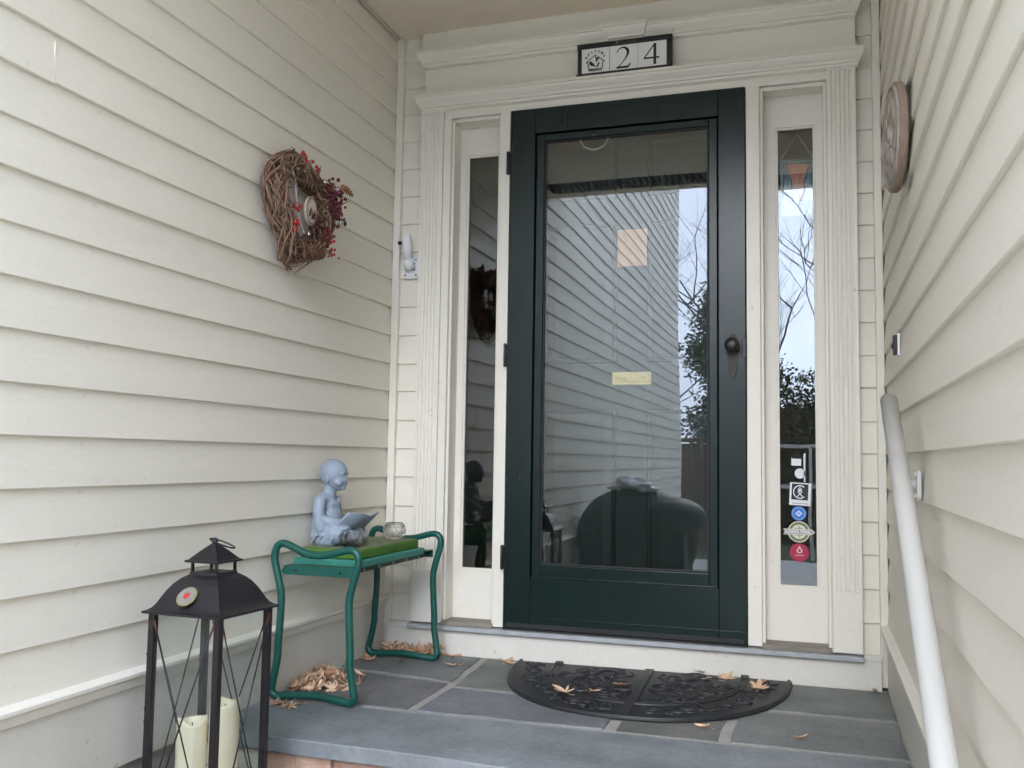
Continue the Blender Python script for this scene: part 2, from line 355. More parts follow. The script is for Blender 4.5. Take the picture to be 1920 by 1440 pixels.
# skirts and water tables along the side walls
for wall, s, xx, ln in ((wl, 1, XL, 8.7), (wr, -1, XR, 2.46)):
    zt = .1155
    prof = [(xx+s*.002, zt-.001), (xx+s*.024, zt-.010), (xx+s*.024, zt-.019), (xx+s*.016, zt-.026), (xx+s*.012, zt-.046), (xx-s*.012, zt-.046), (xx-s*.012, zt-.001)]
    MB().prism(prof, 'y', -ln, .012).build('water_table', 'trim', wall, .0012)
    MB().box(min(xx-s*.02, xx+s*.003), max(xx-s*.02, xx+s*.003), -ln, .012, -.119, zt-.0475).build('skirt_board', 'skirt', wall, .001)
box('foundation', 'foundation', house, XL-.31, XL-.012, -8.69, .6, GZ-.05, -.121, 0)
box('foundation', 'foundation', house, XR+.012, XR+.3, -2.45, .6, GZ-.05, -.121, 0)
# back wall strips
wb = MB().box(XL-.01, -.288, YB+.0165, .14, -.1, 2.43).build('entry_wall', 'siding_back', house)
wb2 = MB().box(1.2075, XR+.01, YB+.0165, .14, -.1, 2.43).build('entry_wall', 'siding_back', house)
for k in range(-6, 15):
    z = zline(k)
    clapboard(wb, 'back', (-.4865, YB, 0), z, .13, 'siding_back'); clapboard(wb2, 'back', (1.255, YB, 0), z, .102, 'siding_back')
box('corner_bead', 'trim', wb, XL-.004, -.487, .0135, .045, -.1, 2.428, .003)
box('corner_bead', 'trim', wb2, 1.3575, XR+.004, .0135, .045, -.1, 2.428, .003)

# ---- door surround
sur = box('door_surround', 'trim', house, -.288, 1.2075, .0, .138, 2.052, 2.43, .0015)     # head board
def fluted(x0, x1, name):
    n = 5; w_ = (x1-x0); m_ = .011; gw = (w_-2*m_)/n; yf = -.012
    poly = [(x0, .02), (x0, yf)]
    for i in range(n):
        a = x0+m_+gw*i+gw*.14; c = x0+m_+gw*(i+1)-gw*.14
        poly += [(a, yf)] + [((a+c)/2-(c-a)/2*math.cos(t), yf+.0065*math.sin(t)) for t in (math.pi*.2, math.pi*.4, math.pi*.6, math.pi*.8)] + [(c, yf)]
    poly += [(x1, yf), (x1, .02)]
    pl = MB().prism(poly, 'z', .221, 2.078).build(name, 'trim', sur)
    box('plinth_block', 'trim', pl, x0, x1, yf, .02, .012, .2205, .001)
    box('neck_block', 'trim', pl, x0, x1, yf, .02, 2.0785, 2.10, .001)
    return pl
fluted(-.388, -.290, 'pilaster'); fluted(1.203, 1.300, 'pilaster')
def moulding(name, x0, x1, prof, yback, ret=.03, parent=sur, m='trim', skip=None):
    # prof: list of (out, z); returns taper at ends by 'out'
    vs_ = []; n = len(prof)
    for o_, z in prof: vs_.append((x0-o_*ret, -o_+yback, z))
    for o_, z in prof: vs_.append((x1+o_*ret, -o_+yback, z))
    zt, zb = prof[0][1], prof[-1][1]
    vs_ += [(x0, .02, zt), (x0, .02, zb), (x1, .02, zt), (x1, .02, zb)]
    fs = [(i, i+1, n+i+1, n+i) for i in range(n-1)]
    fs += [(0, n, 2*n+2, 2*n), (n-1, 2*n+1, 2*n+3, 2*n-1), tuple([2*n]+[2*n+1]+list(range(n-1, -1, -1))), tuple([2*n+3, 2*n+2]+list(range(n, 2*n))), (2*n, 2*n+2, 2*n+3, 2*n+1)]
    return MB().add(vs_, fs).build(name, m, parent)
crown = lambda zt, h: [(.0, zt+.0005), (.058, zt-.002), (.058, zt-.012), (.052, zt-.014), (.049, zt-.022), (.040, zt-.032), (.030, zt-.040), (.028, zt-.047), (.018, zt-.048), (.016, zt-.056), (.0, zt-h)]
moulding('cornice', -.377, 1.302, crown(2.143, .060), -.004, .5)
moulding('cornice', -.372, 1.297, crown(2.330, .060), -.004, .5)
box('frieze_board', 'trim', sur, -.378, 1.302, -.0045, .02, 2.1435, 2.2695, .001)
box('frieze_board', 'trim', sur, -.4, 1.33, .006, .04, 2.331, 2.4285, .001)
# keystone in the upper cornice
kp = [(.375, 2.333), (.565, 2.333), (.531, 2.270), (.417, 2.270)]
cp = crown(2.333, .063)
vs_ = []; n = len(cp)
for o_, z in cp:
    f_ = (2.333-z)/.063; vs_.append((.375+.042*f_, -.018-o_, z))
for o_, z in cp:
    f_ = (2.333-z)/.063; vs_.append((.565-.034*f_, -.018-o_, z))
fs = [(i, i+1, n+i+1, n+i) for i in range(n-1)]
vs_ += [(.375, .0, 2.3335), (.417, .0, 2.27), (.565, .0, 2.3335), (.531, .0, 2.27)]
fs += [(0, n, 2*n+2, 2*n), (n-1, 2*n+1, 2*n+3, 2*n-1), tuple([2*n, 2*n+1]+list(range(n-1, -1, -1))), tuple([2*n+3, 2*n+2]+list(range(n, 2*n)))]
MB().add(vs_, fs).build('keystone', 'trim', sur)
# casings / mullions
box('casing', 'trim', sur, -.2895, -.258, -.0035, .138, .012, 2.0515, .002)
box('casing', 'trim', sur, 1.2000, 1.2025, -.0035, .138, .012, 2.0515, .001)
box('mullion', 'trim', sur, -.044, -.003, -.003, .138, .012, 2.0515, .002)
box('mullion', 'trim', sur, .917, .966, -.003, .138, .012, 2.0515, .002)
# stops round the sidelights
for (a, c_) in ((-.258, -.044), (.966, 1.200)):
    box('stop', 'trim', sur, a, a+.011, .012, .088, .022, 2.050, .002)
    box('stop', 'trim', sur, c_-.011, c_, .012, .088, .022, 2.050, .002)
    box('stop', 'trim', sur, a+.0115, c_-.0115, .012, .088, 2.036, 2.0505, .002)
    box('sill', 'sill_wood', sur, a, c_, -.01, .088, .0065, .0215, .001)
box('threshold', 'sill_metal', sur, -.392, 1.302, -.036, .13, -.010, .006, .002)
box('threshold', 'seal', sur, -.001, .915, -.012, .10, .0062, .0125, .001)
box('riser_board', 'skirt', sur, -.4875, 1.3585, -.0135, .0125, -.108, -.0105, .002)
box('riser_board', 'skirt', sur, -.4875, -.3925, -.0125, .0120, -.0098, .0095, .001)
box('riser_board', 'skirt', sur, 1.3025, 1.3585, -.0125, .0120, -.0098, .0095, .001)

# ---- sidelights
def sidelight(x0, x1, gx0, gx1, label):
    z0, z1, gz0, gz1 = .022, 2.051, .212, 1.918
    yf = .0885
    s = MB()
    for a, c_, e, f_ in ((x0, gx0, z0, z1), (gx1, x1, z0, z1), (gx0, gx1, z0, gz0), (gx0, gx1, gz1, z1)): s.box(a, c_, yf, .128, e, f_)
    p = s.build('sidelight_window', 'trim', house); p['label'] = label
    t_ = .009
    b_ = MB()
    for a, c_, e, f_ in ((gx0, gx0+t_, gz0, gz1), (gx1-t_, gx1, gz0, gz1), (gx0+t_, gx1-t_, gz0, gz0+t_), (gx0+t_, gx1-t_, gz1-t_, gz1)): b_.box(a, c_, yf+.004, .1045, e, f_)
    b_.build('glazing_bead', 'trim', p, .0015)
    box('pane', 'side_glass', p, gx0+.002, gx1-.002, .105, .108, gz0+.002, gz1-.002, 0)
    return p
sidelight(-.258, -.044, -.220, -.075, 'narrow dark sidelight window beside the door hinges')
sidelight(.966, 1.200, 1.018, 1.161, 'narrow sidelight window covered in stickers beside the door knob')

# ---- storm door
SD = MB(); H = 2.055
yo, yi = -.006, .030
for a, c_, e, f_ in ((0, .103, 0, H), (.816, .914, 0, H), (.103, .816, 0, .207), (.103, .816, 1.953, H)): SD.box(a, c_, yo, yi, e+.013 if e == 0 else e, f_)
door = SD.build('storm_door', 'door_green', house, .0025); door['label'] = 'dark green storm door with one large reflective glass panel'
fr = MB()
for a, c_, e, f_ in ((.107, .139, .211, 1.949), (.780, .812, .211, 1.949), (.139, .780, .211, .257), (.139, .780, 1.922, 1.949)): fr.box(a, c_, .004, .0285, e, f_)
fr.build('glass_frame', 'door_green', door, .003)
bd = MB()
for a, c_, e, f_ in ((.1395, .146, .2575, 1.9215), (.773, .7795, .2575, 1.9215), (.146, .773, .2575, .264), (.146, .773, 1.915, 1.9215)): bd.box(a, c_, .010, .016, e, f_)
bd.build('gasket', 'seal', door, .001)
box('pane', 'storm_glass', door, .1396, .7794, .0165, .0195, .2576, 1.9214, 0)
lip = MB().box(.110, .809, -.0105, .0035, .207, .2135); lip.build('drip_lip', 'door_green', door, .002)
MB().box(.012, .902, -.0115, -.0065, .016, .034).build('door_sweep', 'seal', door, .001)
MB().box(.004, .910, -.0095, -.0065, .055, .060).build('door_sweep', 'door_green', door, .001)
for z in (1.838, 1.066, .281):
    h_ = MB().box(-.0125, .0045, -.0125, -.0065, z-.042, z+.042); h_.tube([(-.006, -.016, z-.046), (-.006, -.016, z+.046)], .0065, 10); h_.build('hinge', 'black_metal', door, .001)
# knob and back plate
xk, zk = .868, 1.083
oct_ = [(xk-.016, .995), (xk-.008, .972), (xk, .964), (xk+.008, .972), (xk+.016, .995), (xk+.021, 1.06), (xk+.021, 1.09), (xk+.014, 1.118), (xk, 1.132), (xk-.014, 1.118), (xk-.021, 1.09), (xk-.021, 1.06)]
mat('oil_bronze', (.030, .023, .020), .55)
bpl = MB().prism(oct_, 'y', -.0115, -.0065).build('back_plate', 'oil_bronze', door, .001)
MB().lathe([(.011, -.0095), (.011, -.030), (.020, -.036), (.0265, -.046), (.0265, -.056), (.020, -.064), (.008, -.067)], 20, (xk, 0, zk), 'y').build('knob', 'black_metal', door)
MB().box(.9145, .9175, -.014, .01, 1.03, 1.12).box(.902, .9145, -.013, -.0065, 1.04, 1.11).build('strike_plate', 'black_metal', door, .002)

# ---- inner entry door
ED = MB(); yd = .108
ED.box(0.002, .912, yd, yd+.04, .013, 2.05)
ent = ED.build('entry_door', 'entry_green', house); ent['label'] = 'dark green panelled entry door behind the storm glass'
for (z0, z1) in ((1.70, 1.925), (1.04, 1.60), (.20, .86)):
    for (x0, x1) in ((.115, .415), (.535, .80)):
        p = MB(); n4 = lambda i, y, e: [(x0+i, y, z0+i), (x1-i, y, z0+i), (x1-i, y, z1-i), (x0+i, y, z1-i)]
        rings = [n4(0, yd-.0005, 0), n4(.004, yd-.006, 0), n4(.012, yd-.0045, 0), n4(.018, yd-.001, 0), n4(.05, yd-.005, 0)]
        vv = sum(rings, []); ff = []
        for r_ in range(4):
            for i in range(4): ff.append((r_*4+i, r_*4+(i+1) % 4, r_*4+4+(i+1) % 4, r_*4+4+i))
        ff.append((16, 17, 18, 19)); p.add(vv, ff); p.build('door_panel', 'entry_green', ent)
ms = MB().box(.397, .551, yd-.008, yd-.001, .953, 1.004).build('mail_slot', 'brass', ent, .003); ms['label'] = 'brass mail slot plate on the green entry door'
MB().box(.412, .536, yd-.0105, yd-.0085, .966, .991).build('flap', 'brass', ms, .002)
mk = MB()
for i in range(9):
    a = .42+.012*i; mk.box(a, a+random.uniform(.005, .011), yd-.0112, yd-.0108, .9775-.006*(i % 2), .979-.006*(i % 2))
mk.build('lettering', 'fence_wood', ms)
# hallway behind the sidelights
hall = MB(); X0, X1, Y0, Y1, Z0, Z1 = -.8, 1.7, .1505, 2.2, .0, 2.5
hall.add([(X0,Y0,Z0),(X1,Y0,Z0),(X1,Y1,Z0),(X0,Y1,Z0),(X0,Y0,Z1),(X1,Y0,Z1),(X1,Y1,Z1),(X0,Y1,Z1)], [(0,1,2,3),(4,7,6,5),(1,5,6,2),(2,6,7,3),(3,7,4,0)])
hall.build('interior_wall', 'interior', house)
hd = MB()
hd.box(X0, -.263, .1405, .15, -.1, 2.5).box(1.2075, X1, .1405, .15, -.1, 2.5).box(-.263, 1.2075, .1405, .15, 2.052, 2.5)
hd.box(-.044, .0, .1395, .15, 0, 2.052).box(.914, .966, .1395, .15, 0, 2.052)
hd.build('wall_core', 'interior', house)
# ---- porch ceiling, soffit vent, roof and upper mass
clg = box('porch_ceiling', 'ceiling_paint', house, XL-.01, XR+.01, -2.18, .12, 2.4295, 2.50, 0)
box('porch_ceiling', 'ceiling_paint', house, XL-.01, XR+.3, -2.52, -2.42, 2.4295, 2.50, .002)
box('vent_backing', 'window_dark', clg, XL-.01, XR+.3, -2.4199, -2.1801, 2.462, 2.50, 0)
sv = MB(); x = XL
while x < XR+.28: sv.box(x, x+.018, -2.4195, -2.1805, 2.436, 2.455); x += .042
tag(sv.build('soffit_slats', 'shingle', clg), None, kind='stuff')
gut = MB().tube([(XL, -2.40, 2.418), (XR, -2.40, 2.418)], .012, 6)
cr_ = MB().tube([(XL+.004, .0, 2.424), (XL+.004, -2.4, 2.424)], .008, 8).tube([(XR-.004, .0, 2.424), (XR-.004, -2.4, 2.424)], .008, 8)
cr_.build('quarter_round', 'trim', clg)
rf = MB().prism([(-2.62, 2.505), (-2.62, 2.66), (.6, 4.3), (.6, 2.505)], 'x', XL-.012, XR+.32).build('roof', 'shingle', house)
box('fascia', 'trim', rf, XL-.01, XR+.33, -2.655, -2.625, 2.50, 2.69, .002)
MB().box(XR+.302, 6.2, -2.45, .6, GZ, 2.45).build('front_wall', 'siding', house)
MB().prism([(-2.75, 2.46), (-2.75, 2.6), (.6, 4.3), (.6, 2.46)], 'x', XR+.325, 6.4).build('roof', 'shingle', house)
MB().box(-5, XL-.325, -8.7, .6, GZ, 5.0).build('wing_or_sky_block', 'siding', house)  # left wing behind the long side wall
MB().prism([(-5.4, 5.0), (-2.8, 6.4), (XL+.25, 5.0)], 'y', -9.0, .6).build('roof', 'shingle', house)
MB().box(3.4, 7.2, -8.7, -2.76, GZ, 5.0).build('wing_or_sky_block', 'siding', house)  # unseen mass added on the right to block sky light on the porch
MB().prism([(3.1, 5.0), (5.3, 6.4), (7.5, 5.0)], 'y', -9.0, -2.5).build('roof', 'shingle', house)  # roof of the added sky-blocking mass
MB().box(-5, 6.2, 2.25, 2.6, GZ, 5).box(-5, 6.2, .6, 2.25, 2.55, 2.7).build('rear_wall', 'siding', house)

# ================================================================== PORCH FLOOR AND STEPS
floor = structure(MB().box(XL-.008, XR+.008, -1.135, .02, -.30, FZ-.004).build('porch_floor', 'mortar'))
def stone(poly, col, z1=FZ, z0=FZ-.045, bevel=.004):
    poly = [(x+random.uniform(-.003, .003), y+random.uniform(-.003, .003)) for x, y in poly]
    # subdivide the outline so the edges run a little uneven
    out = []
    for i in range(len(poly)):
        a, c_ = Vector(poly[i]), Vector(poly[(i+1) % len(poly)]); nseg = max(1, int((c_-a).length/.09))
        for j in range(nseg):
            p = a.lerp(c_, j/nseg); nn = (c_-a).normalized(); q = Vector((-nn.y, nn.x))*(random.uniform(-.0042, .0042) if j else 0); out.append((p.x+q.x, p.y+q.y))
    o = MB().prism(out, 'z', z0, z1+random.uniform(-.0012, .0012)).build('flagstone', 'bluestone', floor, bevel)
    o.color = (*col, 1); return o
g_ = .011
L_, R_ = XL+.002, XR-.004
stone([(L_, -1.165), (.60, -1.195), (R_, -1.20), (R_, -.797), (.6, -.804), (L_, -.828)], (.93, 1.0, 1.07))           # front tread
stone([(L_, -.803), (-.047, -.793), (-.049, -.440), (L_, -.376)], (.70, .68, .72))
stone([(L_, -.347), (-.051, -.411), (-.082, -.0145), (L_, -.0145)], (.74, .78, .78))
stone([(-.015, -.791), (.566, -.781), (.559, -.518), (-.015, -.494)], (.80, .80, .90))
stone([(-.017, -.465), (.585, -.491), (.595, -.0145), (-.052, -.0145)], (.70, .74, .66))
stone([(.597, -.781), (.889, -.781), (.891, -.428), (.591, -.435)], (.66, .66, .62))
stone([(.917, -.781), (R_, -.772), (R_, -.407), (.919, -.427)], (.84, .87, .86))
stone([(.613, -.409), (R_, -.379), (R_, -.0145), (.623, -.0145)], (.80, .84, .80))
# brick riser below the tread
bk = MB().box(0, .196, 0, .08, 0, .056).mesh('brick', 'brick')
for c in range(2):
    x = XL+.004 - .1*c
    z = -.155 - .068*(c+1) + .010
    i = 0
    while x < XR-.02:
        a = max(x, XL+.004)
        o = link('brick', bk, floor, .003, loc=(a, -1.150+random.uniform(-.004, .003), z)); o.scale = ((min(x+.196, XR-.006)-a)/.196, 1, 1)
        o.color = random.choice([(1.15, 1.2, 1.2, 1), (.8, .62, .55, 1), (1, .8, .7, 1), (.9, .85, .85, 1)]) if i else (1.25, 1.5, 1.6, 1)
        x += .206; i += 1
step = structure(MB().box(XL-.008, XR+.008, -1.62, -1.136, GZ, -.289).build('brick_step', 'mortar'))
pb = MB().box(0, .196, 0, .094, 0, .02).mesh('brick', 'brick')
for r_ in range(4):
    for c in range(10):
        x = XL+.002 + .206*c - (.1 if r_ % 2 else 0)
        a = max(x, XL+.002); e = min(x+.196, XR-.002)
        if e-a < .03: continue
        o = link('brick', pb, step, .003, loc=(a, -1.615+.104*r_+.004, -.3045)); o.scale = ((e-a)/.196, 1, 1); o.color = random.choice([(.8, .62, .55, 1), (1, .8, .7, 1), (.9, .85, .85, 1)])
structure(MB().box(XL-.008, XR+.008, -2.10, -1.621, GZ, -.465).build('brick_step', 'brick', None, .006))

# ================================================================== OBJECTS
# ---- storm mat
MX, MY = .571, -.022
mat_ = thing('doormat', 'black rubber half-round doormat with raised scrollwork before the door', 'doormat', (MX, MY, FZ), R(2.2))
def half(a, b_, n=56, p=2.25, y0=0.0):
    pts = []
    for i in range(n+1):
        t = math.pi*i/n; cx, sx = math.cos(t), math.sin(t)
        pts.append((a*math.copysign(abs(cx)**(2/p), cx), y0-b_*abs(sx)**(2/p)))
    return pts
A_, B_ = .495, .655
MB().prism(half(A_, B_), 'z', .001, .008).build('mat_base', 'rubber', mat_, .002, local=True)
rim = [(x, y, .0095) for x, y in half(A_-.010, B_-.010)]
MB().tube([(x, y, .0075) for x, y, z in rim], .0075, 8).build('rim', 'rubber', mat_, local=True)
MB().box(-.016, .016, -B_+.01, -.003, .006, .0145).build('center_bar', 'rubber', mat_, .003, local=True)
sw = MB()
def ridge(pts, r=.0062, z=.0078): sw.tube([(x, y, z) for x, y in pts], [r*(.55+.45*math.sin(math.pi*min(1, max(.12, i/(len(pts)-1))))) for i in range(len(pts))], 6)
ridge(half(.345, .49)[0:57], .0075); ridge(half(.325, .468)[0:57], .005)
def scroll(cx, cy, r0, a0, turns, sgn, tail=0):
    pts = []
    for i in range(26):
        t = i/25; a = a0+sgn*turns*2*math.pi*t; r = r0*(1-.82*t); pts.append((cx+r*math.cos(a), cy+r*math.sin(a)))
    ridge(pts, .0065)
def inside(x, y, m=.03): return y < -.02 and (abs(x)/(A_-m))**2.25+(abs(y)/(B_-m))**2.25 < 1
rr = random.Random(3)
for sx in (-1, 1):
    for (cx, cy, r0, a0, tn) in ((.09, -.10, .052, 2.2, 1.3), (.20, -.085, .046, .4, 1.2), (.27, -.17, .042, 3.4, 1.25), (.17, -.22, .055, 5.2, 1.4), (.075, -.25, .045, 1.2, 1.2), (.11, -.36, .05, 4.0, 1.3), (.215, -.32, .04, .8, 1.2), (.06, -.43, .032, 2.6, 1.1)):
        scroll(sx*cx, cy, r0, a0 if sx > 0 else math.pi-a0, tn, sx)
        # leaf strokes leaving the scroll
        for j in range(3):
            a = rr.uniform(0, 6.28); pts = []
            for i in range(8):
                t = i/7; pts.append((sx*cx+(r0+.045*t)*math.cos(a+1.3*t), cy+(r0+.045*t)*math.sin(a+1.3*t)))
            if all(inside(x, y, .15) and abs(x) > .022 for x, y in pts): ridge(pts, .0085, .008)
    # border band between the inner arc and the rim
    for i in range(11):
        t = math.pi*(.035+.09*i/2)
        if sx < 0: t = math.pi-t
        cx, cy = .415*math.cos(t), -.572*math.sin(t)
        if abs(cx) < .05: continue
        scroll(cx, cy, .034, t*2+i*1.9, 1.1, sx if i % 2 else -sx)
        a = rr.uniform(0, 6.28)
        pts = [(cx+.05*u*math.cos(a+u), cy+.05*u*math.sin(a+u)) for u in (-.9, -.6, -.3, 0, .3, .6, .9)]
        if all(inside(x, y, .02) for x, y in pts): ridge(pts, .008, .008)
    for q in (.27, .63): 
        t = q*math.pi/2*(1)
        ridge([(sx*(.34+.12*u)*math.cos(t)*1.0, -(.485+.15*u)*math.sin(t)) for u in (0, .3, .6, .95)], .008)
tag(sw.build('scrollwork', 'rubber', mat_, local=True), None, kind='stuff')
brk = MB()
for x in (-.335, .335): brk.box(x-.014, x+.014, -.03, -.001, .006, .018)
brk.build('edge_tab', 'rubber', mat_, .003, local=True)

# ---- garden kneeler used as a bench
bench = thing('garden_kneeler', 'green tubular kneeler bench with foam pad against the left wall', 'bench', (-.36, -.49, FZ))
def smooth_path(ctrl, closed=False, sub=7):
    ctrl = [Vector(c) for c in ctrl]; n = len(ctrl); out = []
    rng = range(n) if closed else range(n-1)
    for i in rng:
        p0 = ctrl[(i-1) % n] if closed or i > 0 else ctrl[i]; p1 = ctrl[i]; p2 = ctrl[(i+1) % n]; p3 = ctrl[(i+2) % n] if closed or i < n-2 else ctrl[i+1]
        for k in range(sub):
            t = k/sub; out.append(.5*((2*p1)+(-p0+p2)*t+(2*p0-5*p1+4*p2-p3)*t*t+(-p0+3*p1-3*p2+p3)*t**3))
    if not closed: out.append(ctrl[-1])
    return out
def loop(y, x0, x1, dy):
    zt = .378; zb = FZ+.0125
    c = [(x0+.01, y, zt-.012), (x0+.025, y, zt+.002), (x0+.05, y, zt+.001), ((x0+x1)/2-.03, y, zt-.026), ((x0+x1)/2+.03, y, zt-.027), (x1-.06, y, zt-.012), (x1-.03, y, zt-.008), (x1-.010, y, zt-.020), (x1-.006, y, zt-.05),
         (x1-.026, y, .255), (x1-.034, y, .20), (x1-.026, y, .06), (x1-.026, y, .02), (x1-.012, y+dy*.2, -.06), (x1-.010, y+dy*.3, zb+.018), (x1-.022, y+dy*.4, zb+.001), (x1-.05, y+dy*.6, zb+.001),
         ((x0+x1)/2, y+dy, zb+.010), (x0+.05, y+dy*.6, zb+.001), (x0+.02, y+dy*.4, zb+.001), (x0+.006, y+dy*.3, zb+.018), (x0+.010, y+dy*.2, -.06), (x0+.026, y, .02), (x0+.028, y, .06), (x0+.034, y, .20), (x0+.026, y, .255), (x0+.006, y, zt-.05)]
    return smooth_path(c, True, 5)
for y, x0, x1, dy in ((-.845, -.497, -.190, .012), (-.14, -.508, -.205, -.012)):
    MB().tube(loop(y, x0, x1, dy), .0122, 10, True).build('frame_loop', 'bench_green', bench)
    yy = y + (.016 if y < -.5 else -.016)
    br = MB().box(x0+.03, x1-.03, yy-.0025, yy+.0025, .283, .312); br.box(x0+.03, x1-.03, min(yy, yy+(.05 if y < -.5 else -.05)), max(yy, yy+(.05 if y < -.5 else -.05)), .309, .312)
    cbar = br.build('cross_bracket', 'bench_green', bench, .001)
    for xx in (x0+.075, x1-.075): MB().lathe([(.0045, 0), (.0045, .003), (.002, .004)], 8, (xx, yy-.0065 if y < -.5 else yy+.0025, .297), 'y').build('screw', 'black_metal', cbar)
for xx in (-.462, -.262):
    MB().box(xx-.012, xx+.012, -.83, -.155, .287, .302).build('side_rail', 'bench_dark', bench, .002)
for i in range(5):
    MB().lathe([(.004, 0), (.004, .003)], 8, (-.250, -.70+.11*i, .2945), 'x').build('screw', 'chain_metal', bench)
MB().box(-.489, -.240, -.735, -.225, .3025, .3255).build('seat_tray', 'tray_green', bench, .004)
pad = MB().box(-.478, -.256, -.715, -.246, .326, .3575).build('foam_pad', 'pad_green', bench, .005)
MB().box(-.472, -.262, -.709, -.252, .358, .3595).build('pad_cover', 'pad_top', pad, .0006)
PADZ = .3598

# ---- statue of a seated child reading
def remesh(parts, name, m, voxel, smooth=4, sub=None):
    mb = MB()
    for kind, a in parts:
        if kind == 'b': mb.ball(a[0], a[1], 20, 14)
        elif kind == 't': mb.tube(a[0], a[1], 14)
        elif kind == 'm': mb.add(a[0], a[1])
    me = mb.mesh(name, m); o = bpy.data.objects.new('tmp', me); COL.objects.link(o)
    r_ = o.modifiers.new('r', 'REMESH'); r_.mode = 'VOXEL'; r_.voxel_size = voxel; r_.use_smooth_shade = True
    s_ = o.modifiers.new('s', 'SMOOTH'); s_.factor = .5; s_.iterations = smooth
    dg = bpy.context.evaluated_depsgraph_get(); me2 = bpy.data.meshes.new_from_object(o.evaluated_get(dg)); me2.name = name
    bpy.data.objects.remove(o); me2.polygons.foreach_set('use_smooth', [True]*len(me2.polygons))
    if not me2.materials: me2.materials.append(MAT[m])
    return me2
# local frame: facing +x, z up, base z=0; height .292
st = thing('statue', 'blue-grey statue of a seated child reading an open book', 'statue', (-.437, -.592, PADZ), R(4))
S = []
B = lambda c, r: S.append(('b', (c, r)))
T = lambda p, r: S.append(('t', (p, r)))
HX, HZ = .010, .238
B((HX-.004, 0, HZ+.006), (.050, .043, .047)); B((HX+.008, 0, HZ-.016), (.038, .034, .036)); B((HX-.012, 0, HZ+.002), (.040, .040, .043))
B((HX+.020, 0, HZ-.038), (.022, .024, .017)); B((HX+.033, 0, HZ-.046), (.010, .012, .008))           # jaw, chin
B((HX+.0455, 0, HZ-.019), (.0058, .005, .006)); B((HX+.044, 0, HZ-.012), (.004, .0038, .010))        # nose
B((HX+.0405, 0, HZ-.031), (.0045, .008, .0025)); B((HX+.039, 0, HZ-.0365), (.0045, .007, .0028))     # lips
for s in (-1, 1):
    B((HX+.024, s*.019, HZ-.027), (.017, .016, .015))                                                 # cheeks
    B((HX+.034, s*.015, HZ+.003), (.011, .012, .0045))                                                # brow
    B((HX+.034, s*.0155, HZ-.0125), (.0058, .0065, .0036))                                            # lids
    T([(HX-.006, s*.038, HZ-.004), (HX-.011, s*.0425, HZ-.013), (HX-.004, s*.040, HZ-.028)], [.0045, .006, .004])   # ears
T([(-.012, 0, .155), (-.006, 0, .178), (.000, 0, .205)], [.028, .0235, .023])                         # neck
T([(-.014, 0, .012), (-.018, 0, .05), (-.019, 0, .10), (-.018, 0, .145), (-.012, 0, .172)], [.052, .050, .044, .046, .026])
B((-.016, 0, .152), (.032, .060, .028)); B((-.014, 0, .03), (.052, .066, .036)); B((.000, 0, .09), (.040, .046, .045))
for s in (-1, 1):
    sh = (-.014, s*.054, .156); el = (-.006, s*.072, .088); wr = (.056, s*.040, .078); hd_ = (.080, s*.030, .080)
    T([sh, (-.012, s*.067, .122), el], [.021, .021, .019]); T([el, (.028, s*.058, .080), wr], [.020, .017, .0105])
    T([el, (.002, s*.076, .055), (.002, s*.074, .028)], [.021, .017, .007])                           # hanging sleeve
    T([(.03, s*.060, .075), (.026, s*.066, .048)], [.016, .005])
    T([wr, hd_], [.0105, .010])
    for q in range(4):                                                                                # fingers round the book's lower edge
        T([(.082, s*(.020+.0065*q), .081), (.096, s*(.018+.0065*q), .082), (.105-.002*q, s*(.017+.0065*q), .086)], [.0042, .0040, .0033])
    T([(.072, s*.022, .086), (.083, s*.014, .091), (.094, s*.013, .092)], [.0044, .0040, .0033])      # thumb
    T([(-.005, s*.035, .032), (.050, s*.056, .042), (.096, s*.060, .038)], [.040, .037, .028])         # folded legs under the robe
    T([(.096, s*.060, .036), (.068, s*.04, .020), (.022, s*.008, .016)], [.027, .022, .016])
    T([(.045, s*.072, .014), (-.012, s*.066, .012)], [.015, .015])
    for q in range(4):                                                                                # robe folds
        T([(.074-.022*q, s*(.074-.003*q), .060), (.052-.022*q, s*.086, .032), (.036-.022*q, s*.084, .008)], [.003, .005, .003])
T([(.020, -.030, .168), (.023, 0, .142), (.030, .012, .112)], [.0035, .0045, .003]); T([(.020, .030, .168), (.026, .004, .136)], [.0035, .0045])
B((.02, 0, .012), (.078, .066, .016))
link('body', remesh(S, 'body', 'statue', .0024, 3), st, local=True)
bkm = MB()
def page(s):
    o = []
    for i in range(9):
        t = i/8; y = s*.074*t; x = .100-.022*t+.012*math.sin(t*math.pi); zb, zt_ = .054+.004*t, .112+.004*math.sin(t*3)+.010*t
        x += y*.32
        o.append(((x-.010, y, zb+.004), (x+.040, y, zt_-.010)))
    vs_ = []; fs = []
    for a, b_ in o: vs_ += [a, b_, (b_[0]+.007, b_[1], b_[2]-.002), (a[0]+.007, a[1], a[2]-.002)]
    for i in range(8):
        for k in range(4): fs.append((4*i+k, 4*i+(k+1) % 4, 4*i+4+(k+1) % 4, 4*i+4+k))
    fs += [(0, 1, 2, 3), (32, 35, 34, 33)]; bkm.add(vs_, fs, True)
page(1); page(-1)
bko = bkm.build('book', 'statue', st, .0008, local=True); bko['label'] = 'open book on the statue\'s lap'

